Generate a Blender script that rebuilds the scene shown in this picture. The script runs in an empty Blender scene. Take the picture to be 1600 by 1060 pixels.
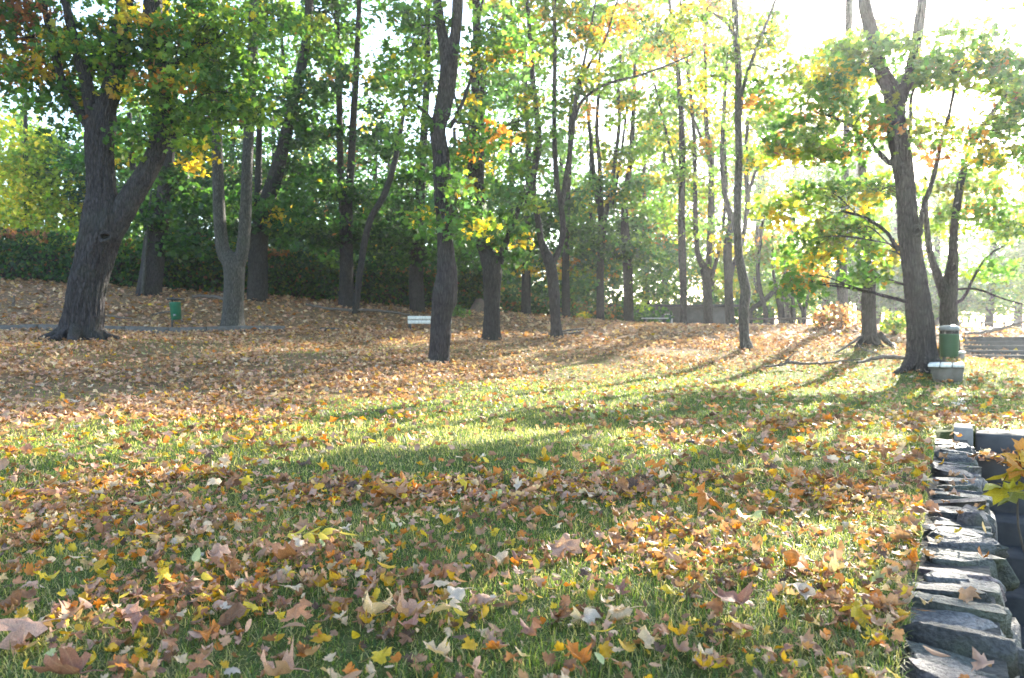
import bpy, math
import numpy as np
from mathutils import Vector

R = np.random.default_rng(7)
sc = bpy.context.scene
COL = sc.collection

# ------------------------------------------------------------------ camera
CAM_H, F = 0.75, 1200.0            # eye height, focal length in pixels of the 1600 px wide photograph
cam = bpy.data.cameras.new('camera')
cam.sensor_width = 36.0
cam.lens = 27.0
cam.clip_start, cam.clip_end = 0.05, 2000
cam.dof.use_dof = True
cam.dof.focus_distance = 3.4
cam.dof.aperture_fstop = 5.0
camo = bpy.data.objects.new('camera', cam)
camo.location = (0, 0, CAM_H)
camo.rotation_euler = (math.radians(90), 0, 0)
COL.objects.link(camo)
sc.camera = camo

# ------------------------------------------------------------------ sky, sun, exposure
SUN_AZ, SUN_EL = math.radians(32.3), math.radians(20.5)
SUN = Vector((math.sin(SUN_AZ) * math.cos(SUN_EL), math.cos(SUN_AZ) * math.cos(SUN_EL), math.sin(SUN_EL)))
world = bpy.data.worlds.new('World')
sc.world = world
world.use_nodes = True
nt = world.node_tree
bg = nt.nodes['Background']
sky = nt.nodes.new('ShaderNodeTexSky')
sky.sky_type = 'NISHITA'
sky.sun_disc = False
sky.sun_elevation = SUN_EL
sky.sun_rotation = SUN_AZ
sky.air_density = 1.0
sky.dust_density = 0.7
sky.ozone_density = 1.0
nt.links.new(sky.outputs[0], bg.inputs[0])
bg.inputs[1].default_value = 0.125
sun = bpy.data.lights.new('sun', 'SUN')
sun.energy = 5.0
sun.angle = math.radians(0.6)
sun.color = (1.0, 0.93, 0.80)
suno = bpy.data.objects.new('sun', sun)
suno.rotation_euler = SUN.to_track_quat('Z', 'Y').to_euler()
suno.location = (20, 30, 30)
COL.objects.link(suno)
sc.view_settings.view_transform = 'Standard'
sc.view_settings.look = 'None'
sc.view_settings.gamma = 1.0
sc.view_settings.use_curve_mapping = False
sc.view_settings.exposure = 2.72
sc.cycles.use_denoising = True
sc.cycles.max_bounces = 6
sc.cycles.diffuse_bounces = 3
sc.cycles.transmission_bounces = 4
sc.cycles.volume_bounces = 1
sc.cycles.sample_clamp_indirect = 6.0

# ------------------------------------------------------------------ helpers
def W(u, v, d):
    """A point seen at photograph pixel (u, v) and standing d metres away."""
    return np.array([(u - 800.0) / F * d, d, CAM_H + (530.0 - v) / F * d])

def props(o, label=None, cat=None, group=None, kind=None):
    if label: o['label'] = label
    if cat: o['category'] = cat
    if group: o['group'] = group
    if kind: o['kind'] = kind
    return o

def link(o, parent=None):
    COL.objects.link(o)
    if parent is not None:
        o.parent = parent
    return o

def empty(name, loc, label=None, cat=None, group=None, kind=None):
    o = bpy.data.objects.new(name, None)
    o.location = loc
    o.empty_display_size = 0.2
    link(o)
    return props(o, label, cat, group, kind)

def mesh(name, V, faces, mat=None, col=None, smooth=False, uv=None):
    """faces: list of (M,k) integer arrays (one per polygon size)."""
    V = np.asarray(V, dtype=np.float32)
    if not isinstance(faces, (list, tuple)):
        faces = [faces]
    me = bpy.data.meshes.new(name)
    me.vertices.add(len(V))
    me.vertices.foreach_set('co', V.ravel())
    flat = np.concatenate([np.asarray(f, dtype=np.int32).ravel() for f in faces])
    sizes = np.concatenate([np.full(len(f), np.asarray(f).shape[1], dtype=np.int32) for f in faces])
    starts = np.concatenate([[0], np.cumsum(sizes)[:-1]]).astype(np.int32)
    me.loops.add(len(flat))
    me.loops.foreach_set('vertex_index', flat)
    me.polygons.add(len(sizes))
    me.polygons.foreach_set('loop_start', starts)
    me.polygons.foreach_set('loop_total', sizes)
    if smooth:
        me.polygons.foreach_set('use_smooth', np.ones(len(sizes), dtype=bool))
    if col is not None:
        a = me.color_attributes.new('Col', 'FLOAT_COLOR', 'POINT')
        c = np.ones((len(V), 4), dtype=np.float32)
        c[:, :3] = col
        a.data.foreach_set('color', c.ravel())
    if uv is not None:
        a = me.attributes.new('luv', 'FLOAT_VECTOR', 'POINT')
        c = np.zeros((len(V), 3), dtype=np.float32)
        c[:, :2] = uv
        a.data.foreach_set('vector', c.ravel())
    me.update(calc_edges=True)
    me.validate()
    if mat:
        me.materials.append(mat)
    return me

def obj(name, me, parent=None, kind=None):
    o = bpy.data.objects.new(name, me)
    link(o, parent)
    if kind: o['kind'] = kind
    return o

def hash2(ix, iy, seed):
    h = (ix.astype(np.int64) * 374761393 + iy.astype(np.int64) * 668265263 + seed * 1442695041) & 0x7fffffff
    h = ((h ^ (h >> 13)) * 1274126177) & 0x7fffffff
    h = (h ^ (h >> 16)) & 0xffff
    return h / 65535.0

def noise2(x, y, seed=0):
    x = np.asarray(x, float); y = np.asarray(y, float)
    ix, iy = np.floor(x), np.floor(y)
    fx, fy = x - ix, y - iy
    fx = fx * fx * (3 - 2 * fx); fy = fy * fy * (3 - 2 * fy)
    a, b = hash2(ix, iy, seed), hash2(ix + 1, iy, seed)
    c, d = hash2(ix, iy + 1, seed), hash2(ix + 1, iy + 1, seed)
    return (a * (1 - fx) + b * fx) * (1 - fy) + (c * (1 - fx) + d * fx) * fy

def fbm(x, y, seed=0, n=3):
    s, a, t = 0, 1.0, 0
    for i in range(n):
        s = s + a * noise2(np.asarray(x) * 2 ** i, np.asarray(y) * 2 ** i, seed + i)
        t += a; a *= 0.5
    return s / t

def unit(a):
    return a / np.maximum(np.linalg.norm(a, axis=-1, keepdims=True), 1e-9)

# ------------------------------------------------------------------ materials
def new_mat(name):
    m = bpy.data.materials.new(name)
    m.use_nodes = True
    n = m.node_tree
    for x in list(n.nodes): n.nodes.remove(x)
    out = n.nodes.new('ShaderNodeOutputMaterial')
    return m, n, out

def nd(n, t, **k):
    x = n.nodes.new(t)
    for a, b in k.items():
        if a.startswith('i_'):
            key = a[2:]
            key = int(key) if key.isdigit() else key.replace('_', ' ')
            x.inputs[key].default_value = b
        else:
            setattr(x, a, b)
    return x

def ramp(n, stops):
    r = n.nodes.new('ShaderNodeValToRGB')
    e = r.color_ramp.elements
    while len(e) < len(stops): e.new(0.5)
    for q, (p, c) in zip(e, stops):
        q.position = p
        q.color = (*c, 1) if len(c) == 3 else c
    return r

def mixc(n, blend, fac, a, b):
    x = n.nodes.new('ShaderNodeMix')
    x.data_type = 'RGBA'; x.blend_type = blend
    for sock, val in ((x.inputs[0], fac), (x.inputs[6], a), (x.inputs[7], b)):
        if hasattr(val, 'is_linked') or hasattr(val, 'links'):
            n.links.new(val, sock)
        elif isinstance(val, (int, float)):
            sock.default_value = val
        else:
            sock.default_value = (*val, 1)
    return x.outputs[2]

def leaf_material(name, source, trans=0.45, boost=1.5, rough=0.45, veins=False, spec=0.35, mottle=0.35):
    m, n, out = new_mat(name)
    if source == 'attr':
        c = nd(n, 'ShaderNodeAttribute', attribute_name='Col').outputs['Color']
    else:
        c = nd(n, 'ShaderNodeObjectInfo').outputs['Color']
    if mottle:
        tc = nd(n, 'ShaderNodeTexCoord')
        nz = nd(n, 'ShaderNodeTexNoise', i_Scale=38.0 if veins else 9.0, i_Detail=3.0)
        n.links.new(tc.outputs['Object'], nz.inputs['Vector'])
        r = ramp(n, [(0.3, (1 - mottle,) * 3), (0.7, (1 + mottle * .5,) * 3)])
        n.links.new(nz.outputs[0], r.inputs[0])
        c = mixc(n, 'MULTIPLY', 1.0, c, r.outputs[0])
    if veins:
        at = nd(n, 'ShaderNodeAttribute', attribute_name='luv')
        sp = nd(n, 'ShaderNodeSeparateXYZ')
        n.links.new(at.outputs['Vector'], sp.inputs[0])
        ax = nd(n, 'ShaderNodeMath', operation='ABSOLUTE'); n.links.new(sp.outputs[0], ax.inputs[0])
        best = ax.outputs[0]
        for ang in (42, 84):
            ca, sa = math.cos(math.radians(ang)), math.sin(math.radians(ang))
            p = nd(n, 'ShaderNodeMath', operation='MULTIPLY', i_1=ca); n.links.new(ax.outputs[0], p.inputs[0])
            q = nd(n, 'ShaderNodeMath', operation='MULTIPLY', i_1=sa); n.links.new(sp.outputs[1], q.inputs[0])
            s = nd(n, 'ShaderNodeMath', operation='SUBTRACT'); n.links.new(p.outputs[0], s.inputs[0]); n.links.new(q.outputs[0], s.inputs[1])
            s2 = nd(n, 'ShaderNodeMath', operation='ABSOLUTE'); n.links.new(s.outputs[0], s2.inputs[0])
            mn = nd(n, 'ShaderNodeMath', operation='MINIMUM'); n.links.new(best, mn.inputs[0]); n.links.new(s2.outputs[0], mn.inputs[1])
            best = mn.outputs[0]
        rr = ramp(n, [(0.0, (1, 1, 1)), (0.022, (0, 0, 0))])
        n.links.new(best, rr.inputs[0])
        c2 = mixc(n, 'MIX', 0.14, c, (0.62, 0.50, 0.32))
        c = mixc(n, 'MIX', rr.outputs[0], c, c2)
    pb = nd(n, 'ShaderNodeBsdfPrincipled', i_Roughness=rough)
    pb.inputs['Specular IOR Level'].default_value = spec
    n.links.new(c, pb.inputs['Base Color'])
    tr = nd(n, 'ShaderNodeBsdfTranslucent')
    tb = mixc(n, 'MULTIPLY', 1.0, c, (boost, boost, boost * 0.55))
    n.links.new(tb, tr.inputs['Color'])
    mx = nd(n, 'ShaderNodeMixShader', i_0=trans)
    n.links.new(pb.outputs[0], mx.inputs[1]); n.links.new(tr.outputs[0], mx.inputs[2])
    n.links.new(mx.outputs[0], out.inputs[0])
    return m

def bark_material(name, dark, light, moss=(0.05, 0.07, 0.04), moss_amt=0.25, scale=1.0):
    m, n, out = new_mat(name)
    tc = nd(n, 'ShaderNodeTexCoord')
    mp = nd(n, 'ShaderNodeMapping'); mp.inputs['Scale'].default_value = (30 * scale, 30 * scale, 6.5 * scale)
    n.links.new(tc.outputs['Object'], mp.inputs[0])
    nz = nd(n, 'ShaderNodeTexNoise', i_Scale=1.0, i_Detail=6.0, i_Roughness=0.65, i_Distortion=0.6)
    n.links.new(mp.outputs[0], nz.inputs['Vector'])
    vo = nd(n, 'ShaderNodeTexVoronoi', feature='DISTANCE_TO_EDGE', i_Scale=0.8)
    n.links.new(mp.outputs[0], vo.inputs['Vector'])
    big = nd(n, 'ShaderNodeTexNoise', i_Scale=2.4, i_Detail=4.0)
    n.links.new(tc.outputs['Object'], big.inputs['Vector'])
    r = ramp(n, [(0.32, dark), (0.68, light)])
    n.links.new(nz.outputs[0], r.inputs[0])
    rv = ramp(n, [(0.0, (0.25, 0.25, 0.25)), (0.25, (1, 1, 1))])
    n.links.new(vo.outputs[0], rv.inputs[0])
    c = mixc(n, 'MULTIPLY', 0.8, r.outputs[0], rv.outputs[0])
    rm = ramp(n, [(0.48, (0, 0, 0)), (0.75, (moss_amt,) * 3)])
    n.links.new(big.outputs[0], rm.inputs[0])
    c = mixc(n, 'MIX', rm.outputs[0], c, moss)
    pb = nd(n, 'ShaderNodeBsdfPrincipled', i_Roughness=0.85)
    pb.inputs['Specular IOR Level'].default_value = 0.25
    n.links.new(c, pb.inputs['Base Color'])
    ad = nd(n, 'ShaderNodeMath', operation='MULTIPLY'); n.links.new(nz.outputs[0], ad.inputs[0]); n.links.new(rv.outputs[0], ad.inputs[1])
    bp = nd(n, 'ShaderNodeBump', i_Strength=1.0, i_Distance=0.05)
    n.links.new(ad.outputs[0], bp.inputs['Height'])
    n.links.new(bp.outputs[0], pb.inputs['Normal'])
    n.links.new(pb.outputs[0], out.inputs[0])
    return m

def plain_material(name, a, b, scale=6.0, rough=0.7, bump=0.3, metallic=0.0, dist=0.01, spec=0.4, detail=5.0, stretch=(1, 1, 1)):
    m, n, out = new_mat(name)
    tc = nd(n, 'ShaderNodeTexCoord')
    mp = nd(n, 'ShaderNodeMapping'); mp.inputs['Scale'].default_value = stretch
    n.links.new(tc.outputs['Object'], mp.inputs[0])
    nz = nd(n, 'ShaderNodeTexNoise', i_Scale=scale, i_Detail=detail, i_Roughness=0.6)
    n.links.new(mp.outputs[0], nz.inputs['Vector'])
    r = ramp(n, [(0.3, a), (0.7, b)])
    n.links.new(nz.outputs[0], r.inputs[0])
    pb = nd(n, 'ShaderNodeBsdfPrincipled', i_Roughness=rough, i_Metallic=metallic)
    pb.inputs['Specular IOR Level'].default_value = spec
    n.links.new(r.outputs[0], pb.inputs['Base Color'])
    if bump:
        bp = nd(n, 'ShaderNodeBump', i_Strength=bump, i_Distance=dist)
        n.links.new(nz.outputs[0], bp.inputs['Height'])
        n.links.new(bp.outputs[0], pb.inputs['Normal'])
    n.links.new(pb.outputs[0], out.inputs[0])
    return m

def stone_material():
    m, n, out = new_mat('field_stone')
    tc = nd(n, 'ShaderNodeTexCoord'); oi = nd(n, 'ShaderNodeObjectInfo')
    n1 = nd(n, 'ShaderNodeTexNoise', i_Scale=14.0, i_Detail=8.0, i_Roughness=0.7)
    n.links.new(tc.outputs['Object'], n1.inputs['Vector'])
    n2 = nd(n, 'ShaderNodeTexNoise', i_Scale=90.0, i_Detail=4.0)
    n.links.new(tc.outputs['Object'], n2.inputs['Vector'])
    r = ramp(n, [(0.3, (0.4, 0.4, 0.4)), (0.5, (0.9, 0.88, 0.86)), (0.72, (1.4, 1.38, 1.34))])
    n.links.new(n1.outputs[0], r.inputs[0])
    c = mixc(n, 'MULTIPLY', 1.0, oi.outputs['Color'], r.outputs[0])
    r2 = ramp(n, [(0.35, (0.5, 0.5, 0.5)), (0.65, (1.3, 1.3, 1.3))])
    n.links.new(n2.outputs[0], r2.inputs[0])
    c = mixc(n, 'MULTIPLY', 1.0, c, r2.outputs[0])
    rm = ramp(n, [(0.52, (0, 0, 0)), (0.68, (0.6, 0.6, 0.6))])
    n3 = nd(n, 'ShaderNodeTexNoise', i_Scale=6.0, i_Detail=5.0); n.links.new(tc.outputs['Object'], n3.inputs['Vector'])
    n.links.new(n3.outputs[0], rm.inputs[0])
    c = mixc(n, 'MIX', rm.outputs[0], c, (0.09, 0.10, 0.05))
    pb = nd(n, 'ShaderNodeBsdfPrincipled', i_Roughness=0.5)
    n.links.new(c, pb.inputs['Base Color'])
    ad = nd(n, 'ShaderNodeMath', operation='ADD'); n.links.new(n1.outputs[0], ad.inputs[0])
    ml = nd(n, 'ShaderNodeMath', operation='MULTIPLY', i_1=0.35); n.links.new(n2.outputs[0], ml.inputs[0]); n.links.new(ml.outputs[0], ad.inputs[1])
    bp = nd(n, 'ShaderNodeBump', i_Strength=1.0, i_Distance=0.03)
    n.links.new(ad.outputs[0], bp.inputs['Height']); n.links.new(bp.outputs[0], pb.inputs['Normal'])
    n.links.new(pb.outputs[0], out.inputs[0])
    return m

def ground_material():
    m, n, out = new_mat('lawn_soil')
    tc = nd(n, 'ShaderNodeTexCoord')
    at = nd(n, 'ShaderNodeAttribute', attribute_name='Col')
    n1 = nd(n, 'ShaderNodeTexNoise', i_Scale=1.3, i_Detail=5.0); n.links.new(tc.outputs['Object'], n1.inputs['Vector'])
    n2 = nd(n, 'ShaderNodeTexNoise', i_Scale=26.0, i_Detail=6.0, i_Roughness=0.7); n.links.new(tc.outputs['Object'], n2.inputs['Vector'])
    vo = nd(n, 'ShaderNodeTexVoronoi', i_Scale=9.0); n.links.new(tc.outputs['Object'], vo.inputs['Vector'])
    g = ramp(n, [(0.3, (0.04, 0.055, 0.016)), (0.52, (0.09, 0.105, 0.03)), (0.72, (0.18, 0.16, 0.08))])
    n.links.new(n2.outputs[0], g.inputs[0])
    g1 = ramp(n, [(0.35, (0.75, 0.8, 0.7)), (0.65, (1.15, 1.1, 1.1))]); n.links.new(n1.outputs[0], g1.inputs[0])
    gc = mixc(n, 'MULTIPLY', 1.0, g.outputs[0], g1.outputs[0])
    b = ramp(n, [(0.28, (0.075, 0.055, 0.03)), (0.5, (0.18, 0.12, 0.072)), (0.72, (0.31, 0.205, 0.135))])
    n.links.new(n2.outputs[0], b.inputs[0])
    hs = nd(n, 'ShaderNodeSeparateColor'); n.links.new(vo.outputs['Color'], hs.inputs[0])
    b2 = ramp(n, [(0.0, (0.7, 0.66, 0.55)), (0.5, (1.0, 0.95, 0.9)), (1.0, (1.5, 1.2, 0.95))]); n.links.new(hs.outputs[0], b2.inputs[0])
    bc = mixc(n, 'MULTIPLY', 1.0, b.outputs[0], b2.outputs[0])
    sp = nd(n, 'ShaderNodeSeparateColor'); n.links.new(at.outputs['Color'], sp.inputs[0])
    c = mixc(n, 'MIX', sp.outputs[0], gc, bc)
    pb = nd(n, 'ShaderNodeBsdfPrincipled', i_Roughness=0.95)
    pb.inputs['Specular IOR Level'].default_value = 0.1
    n.links.new(c, pb.inputs['Base Color'])
    bp = nd(n, 'ShaderNodeBump', i_Strength=0.7, i_Distance=0.03)
    n.links.new(n2.outputs[0], bp.inputs['Height']); n.links.new(bp.outputs[0], pb.inputs['Normal'])
    n.links.new(pb.outputs[0], out.inputs[0])
    return m

M_LEAF = leaf_material('tree_leaf', 'attr', trans=0.55, boost=2.5)
M_LEAFO = leaf_material('single_tree_leaf', 'object', trans=0.55, boost=2.5)
M_FALL = leaf_material('fallen_leaf', 'attr', trans=0.25, boost=1.3, rough=0.6, veins=True, spec=0.3)
M_FALLO = leaf_material('single_fallen_leaf', 'object', trans=0.25, boost=1.3, rough=0.6, veins=True, spec=0.3)
M_GRASS = leaf_material('grass_blade', 'attr', trans=0.45, boost=2.3, rough=0.5, mottle=0)
M_BARK = bark_material('maple_bark', (0.017, 0.0145, 0.015), (0.092, 0.078, 0.08))
M_BARK_DARK = bark_material('dark_bark', (0.016, 0.014, 0.014), (0.075, 0.066, 0.064), moss_amt=0.15)
M_BARK_PALE = bark_material('pale_bark', (0.05, 0.048, 0.044), (0.165, 0.155, 0.14), scale=1.3)
M_WOOD_DEAD = plain_material('dead_wood', (0.05, 0.04, 0.035), (0.16, 0.13, 0.11), 12, 0.9, 0.7, stretch=(3, 3, 3))
M_STONE = stone_material()
M_GROUND = ground_material()
M_CONC = plain_material('old_concrete', (0.12, 0.112, 0.10), (0.24, 0.225, 0.205), 9, 0.85, 0.5)
M_CONC_DARK = plain_material('damp_concrete', (0.035, 0.034, 0.035), (0.085, 0.082, 0.08), 7, 0.8, 0.5)
M_MORTAR = plain_material('earth_mortar', (0.03, 0.028, 0.025), (0.09, 0.08, 0.07), 20, 0.95, 0.8, dist=0.03)
M_PLANK = plain_material('weathered_white_plank', (0.50, 0.49, 0.46), (0.78, 0.77, 0.74), 5, 0.45, 0.3, stretch=(6, 6, 1))
M_GREEN = plain_material('green_painted_metal', (0.012, 0.10, 0.055), (0.02, 0.15, 0.085), 5, 0.4, 0.05)
M_GREEN2 = plain_material('dark_green_painted_metal', (0.012, 0.07, 0.03), (0.02, 0.10, 0.045), 5, 0.4, 0.05)
M_DARK = plain_material('dark_metal', (0.02, 0.02, 0.02), (0.05, 0.048, 0.045), 8, 0.5, 0.05)
M_LIDGREY = plain_material('grey_metal', (0.16, 0.17, 0.17), (0.26, 0.27, 0.27), 8, 0.35, 0.05)
M_PLASTER = plain_material('grey_plaster', (0.08, 0.075, 0.072), (0.14, 0.13, 0.125), 3, 0.9, 0.2)
M_DOOR = plain_material('teal_door_paint', (0.01, 0.07, 0.07), (0.02, 0.10, 0.10), 3, 0.5, 0.05)
M_INNER = plain_material('hollow_black', (0.008, 0.007, 0.006), (0.02, 0.017, 0.015), 9, 0.95, 0.2)
M_LITTERTWIG = plain_material('hedge_twig', (0.03, 0.022, 0.016), (0.08, 0.06, 0.045), 12, 0.9, 0.2)

# ------------------------------------------------------------------ terrain
ctrl = []
def cp(x, y, z): ctrl.append((x, y, z))
def cw(u, v, d):
    p = W(u, v, d); ctrl.append(tuple(p))
for x, y in ((-5, -4), (0, -5), (5, -5), (-5, 0), (-3, 2), (0, 1), (0, 3), (2, 3.5), (-3, 4), (0, 6), (3, 6), (5, 7), (-1.5, 6.5), (1, 9), (4, 9.5),
             (7, 10), (10, 8), (9, 12), (2.5, 12.5), (12, 12), (8, 4), (0.0, 11.5), (-7, -3), (-4, 5.2), (6, 13), (14, 9), (16, 14)):
    cp(x, y, 0.0)
for p in ((0, 678, 6.1), (250, 655, 7.2), (500, 632, 8.8), (650, 612, 11), (800, 592, 14.2), (900, 584, 15), (1000, 580, 15.5), (1200, 575, 16), (1330, 572, 16),
          (0, 560, 12), (-300, 560, 12), (-300, 520, 18), (-300, 440, 25),
          (0, 523, 17.5), (100, 531, 15.5), (160, 533, 15.5), (0, 519, 18.6), (270, 521, 19.6), (450, 519, 20.3), (270, 511, 20.6), (0, 507, 19.8), (363, 513, 20.7), (450, 513, 21.2),
          (200, 590, 11.5), (450, 570, 13), (560, 517, 21.5), (560, 545, 17), (687, 566, 15), (640, 518, 24), (767, 531, 20), (868, 529, 21), (740, 521, 22.5), (850, 524, 23.5), (910, 515, 25),
          (0, 446, 25.5), (232, 461, 26), (402, 469, 27), (540, 480, 28.5), (652, 487, 29), (822, 493, 31), (885, 498, 32), (938, 503, 33), (982, 508, 34),
          (1000, 512, 26), (1068, 511, 27), (1120, 511, 26.5), (1167, 546, 19), (1100, 545, 19.5), (980, 545, 19.5), (1200, 511, 25.5), (1280, 511, 25), (1250, 545, 19),
          (1361, 538, 18.5), (1318, 509, 24.5), (1300, 555, 17.5), (1437, 577, 14), (1400, 524, 22), (1420, 548, 18), (1475, 560, 16.5),
          (1505, 560, 19.6), (1600, 560, 19.2), (1505, 523, 23.2), (1600, 523, 23), (1750, 560, 18.5), (1750, 523, 23), (1560, 519, 30), (1420, 518, 32), (1250, 514, 36), (1100, 514, 40), (1000, 512, 42),
          (1500, 517, 50), (1700, 517, 45), (800, 505, 45), (400, 470, 45), (0, 455, 45), (-300, 440, 40)):
    cw(*p)
for a in range(0, 360, 30):
    r = 110.0
    x, y = r * math.sin(math.radians(a)), r * math.cos(math.radians(a))
    cp(x, y, 1.6 if y > 0 else 0.5)
for x, y, z in ((40, 40, 1.3), (-40, 40, 3.0), (-45, 10, 1.6), (40, 10, 0.5), (0, 70, 1.6), (45, 70, 1.5), (-45, 70, 2.6), (-14, 6, 0.15), (-14, 0, 0.0), (25, 25, 1.0)):
    cp(x, y, z)
ctrl = np.array(ctrl)
CX, CZ = ctrl[:, :2] / 20.0, ctrl[:, 2]
def _phi(r2):
    return 0.5 * r2 * np.log(np.maximum(r2, 1e-12))
_n = len(CX)
_K = _phi(((CX[:, None] - CX[None]) ** 2).sum(-1)) + np.eye(_n) * 0.0006
_P = np.c_[np.ones(_n), CX]
_A = np.block([[_K, _P], [_P.T, np.zeros((3, 3))]])
_w = np.linalg.solve(_A, np.r_[CZ, 0, 0, 0])

PA = np.array([1.38, 2.10]); Pa = np.array([0.495, 0.869]); Pb = np.array([0.869, -0.495])
def path_st(x, y):
    dx, dy = np.asarray(x) - PA[0], np.asarray(y) - PA[1]
    return dx * Pa[0] + dy * Pa[1], dx * Pb[0] + dy * Pb[1]
def PP(s, t, z=0.0):
    q = PA + Pa * s + Pb * t
    return np.array([q[0], q[1], z])

def ground(x, y, cut=False):
    x = np.atleast_1d(np.asarray(x, float)); y = np.atleast_1d(np.asarray(y, float))
    z = np.empty(len(x))
    for i in range(0, len(x), 20000):
        q = np.c_[x[i:i + 20000], y[i:i + 20000]] / 20.0
        r2 = ((q[:, None] - CX[None]) ** 2).sum(-1)
        z[i:i + 20000] = _phi(r2) @ _w[:_n] + _w[_n] + q @ _w[_n + 1:]
    rr = np.hypot(x, y)
    z = z + (fbm(x * 0.9, y * 0.9, 3) - 0.5) * 0.07 * np.clip((rr - 1) / 6, 0.25, 1)
    far = np.clip((rr - 90) / 40, 0, 1)
    z = z * (1 - far) + 1.4 * far
    s, t = path_st(x, y)
    # the right-hand lawn, level with the top of the steps
    if cut:
        low = (t > -0.13) & (s < 4.62) & (t < 7) & (s > -6)
        z = np.where((t > -.30) & (s < 4.45) & (t < 7) & (s > -6), z - .11, z)
        z = np.where(low, -1.6, z)
    return z
def gz(x, y):
    return float(ground(x, y)[0])

def toe(x):
    """Distance at which the lawn gives way to the leaf covered bank."""
    return np.interp(x, [-8, -4, -3.2, -2.2, -1.2, 0, 1.2, 3, 6, 8, 11], [4.6, 6.0, 7.0, 8.7, 11, 14.2, 15, 15.6, 16.5, 17, 19])
def bankness(x, y):
    e = (np.asarray(y) - toe(x)) + (fbm(np.asarray(x) * 0.9, np.asarray(y) * 0.9, 21) - 0.5) * 3.6
    return np.clip(e / 2.8 + 0.42, 0, 1)

xs = np.unique(np.r_[np.arange(-140, -30, 8.0), np.arange(-30, -8, 1.0), np.arange(-8, 10, 0.13), np.arange(10, 30, 0.8), np.arange(30, 141, 8.0)])
ys = np.unique(np.r_[np.arange(-140, -4, 10.0), np.arange(-4, 1, 0.5), np.arange(1, 9, 0.11), np.arange(9, 32, 0.3), np.arange(32, 60, 2.0), np.arange(60, 141, 8.0)])
GX, GY = np.meshgrid(xs, ys)
gx, gy = GX.ravel(), GY.ravel()
GV = np.c_[gx, gy, ground(gx, gy, cut=True)]
ny, nx = GX.shape
ii = (np.arange(ny - 1)[:, None] * nx + np.arange(nx - 1)[None]).ravel()
gcol = np.zeros((len(gx), 3)); gcol[:, 0] = bankness(gx, gy)
g = obj('ground', mesh('ground', GV, np.c_[ii, ii + 1, ii + nx + 1, ii + nx], M_GROUND, gcol, smooth=True))
props(g, 'lawn and leaf strewn bank of the park', None, None, 'structure')

# ------------------------------------------------------------------ shapes
def catmull(P, n):
    P = np.asarray(P, float)
    if len(P) < 3:
        t = np.linspace(0, 1, n)[:, None]
        return P[0] * (1 - t) + P[-1] * t
    Q = np.vstack([2 * P[0] - P[1], P, 2 * P[-1] - P[-2]])
    ts = np.linspace(0, len(P) - 1 - 1e-6, n)
    i = ts.astype(int); f = (ts - i)[:, None]
    a, b, c, d = Q[i], Q[i + 1], Q[i + 2], Q[i + 3]
    return 0.5 * (2 * b + (c - a) * f + (2 * a - 5 * b + 4 * c - d) * f ** 2 + (3 * b - a - 3 * c + d) * f ** 3)

def tube(P, rad, sides=8, ridge=0.0, seed=0, lobes=None, cap=True):
    """P (n,3), rad (n,): a round, tapering limb. ridge: depth of bark furrows; lobes: root flare."""
    P = np.asarray(P, float); n = len(P)
    T = unit(np.gradient(P, axis=0))
    ref = np.array([0.0, 1.0, 0.0]) if abs(T[0][1]) < 0.9 else np.array([1.0, 0, 0])
    A = np.empty_like(P); a = unit(np.cross(np.cross(T[0], ref), T[0]))
    for i in range(n):
        a = unit(a - T[i] * np.dot(a, T[i])); A[i] = a
    B = np.cross(T, A)
    th = np.linspace(0, 2 * np.pi, sides, endpoint=False)
    rr = np.repeat(np.asarray(rad, float)[:, None], sides, 1)
    L = np.r_[0, np.cumsum(np.linalg.norm(np.diff(P, axis=0), axis=1))]
    if ridge:
        LL, TT = np.meshgrid(L, th, indexing='ij')
        k = max(6, min(round(2 * np.pi * rad[len(rad) // 2] / 0.05), sides // 4))
        u_ = TT / (2 * np.pi) * k
        wob = fbm(LL * 1.3, np.cos(TT) * 2 + 7, seed, 2) * 2.2
        f1 = np.abs(((u_ + wob) % 1.0) - 0.5) * 2
        f2 = noise2(np.cos(TT) * k * 0.9 + 50, LL * 5 + np.sin(TT) * k * 0.9, seed + 5)
        big = fbm(np.cos(TT) * 1.7 + 9, LL * 1.1 + np.sin(TT) * 1.7, seed + 9, 2) - 0.5
        rr = rr + ridge * ((f1 ** 0.7 - 0.5) * 1.0 + (f2 - 0.5) * 1.2) + rr * 0.22 * big
    if lobes is not None:
        amt, hh, ph, kk = lobes
        fl = np.exp(-L / hh)[:, None]
        rr = rr * (1 + amt * fl * (0.45 + 0.55 * np.cos(kk * th[None] + ph + 0.8 * np.sin(2 * th[None] + ph))))
    V = P[:, None] + A[:, None] * (np.cos(th)[None, :, None] * rr[..., None]) + B[:, None] * (np.sin(th)[None, :, None] * rr[..., None])
    V = V.reshape(-1, 3)
    i = np.arange(n - 1)[:, None] * sides; j = np.arange(sides)[None]; j2 = (j + 1) % sides
    Fq = np.stack([i + j, i + j2, i + sides + j2, i + sides + j], -1).reshape(-1, 4)
    if not cap:
        return V, [Fq]
    V = np.vstack([V, P[-1] + T[-1] * rad[-1] * 0.5])
    e = (n - 1) * sides; c = len(V) - 1
    Ft = np.c_[e + np.arange(sides), e + (np.arange(sides) + 1) % sides, np.full(sides, c)]
    return V, [Fq, Ft]

def join(parts):
    """parts: list of (V, [faces...]) -> one (V, [quads, tris])"""
    Vs, by, off = [], {}, 0
    for V, Fs in parts:
        Vs.append(V)
        for f in Fs:
            f = np.asarray(f)
            if len(f): by.setdefault(f.shape[1], []).append(f + off)
        off += len(V)
    return np.vstack(Vs), [np.vstack(x) for x in by.values()]

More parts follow.
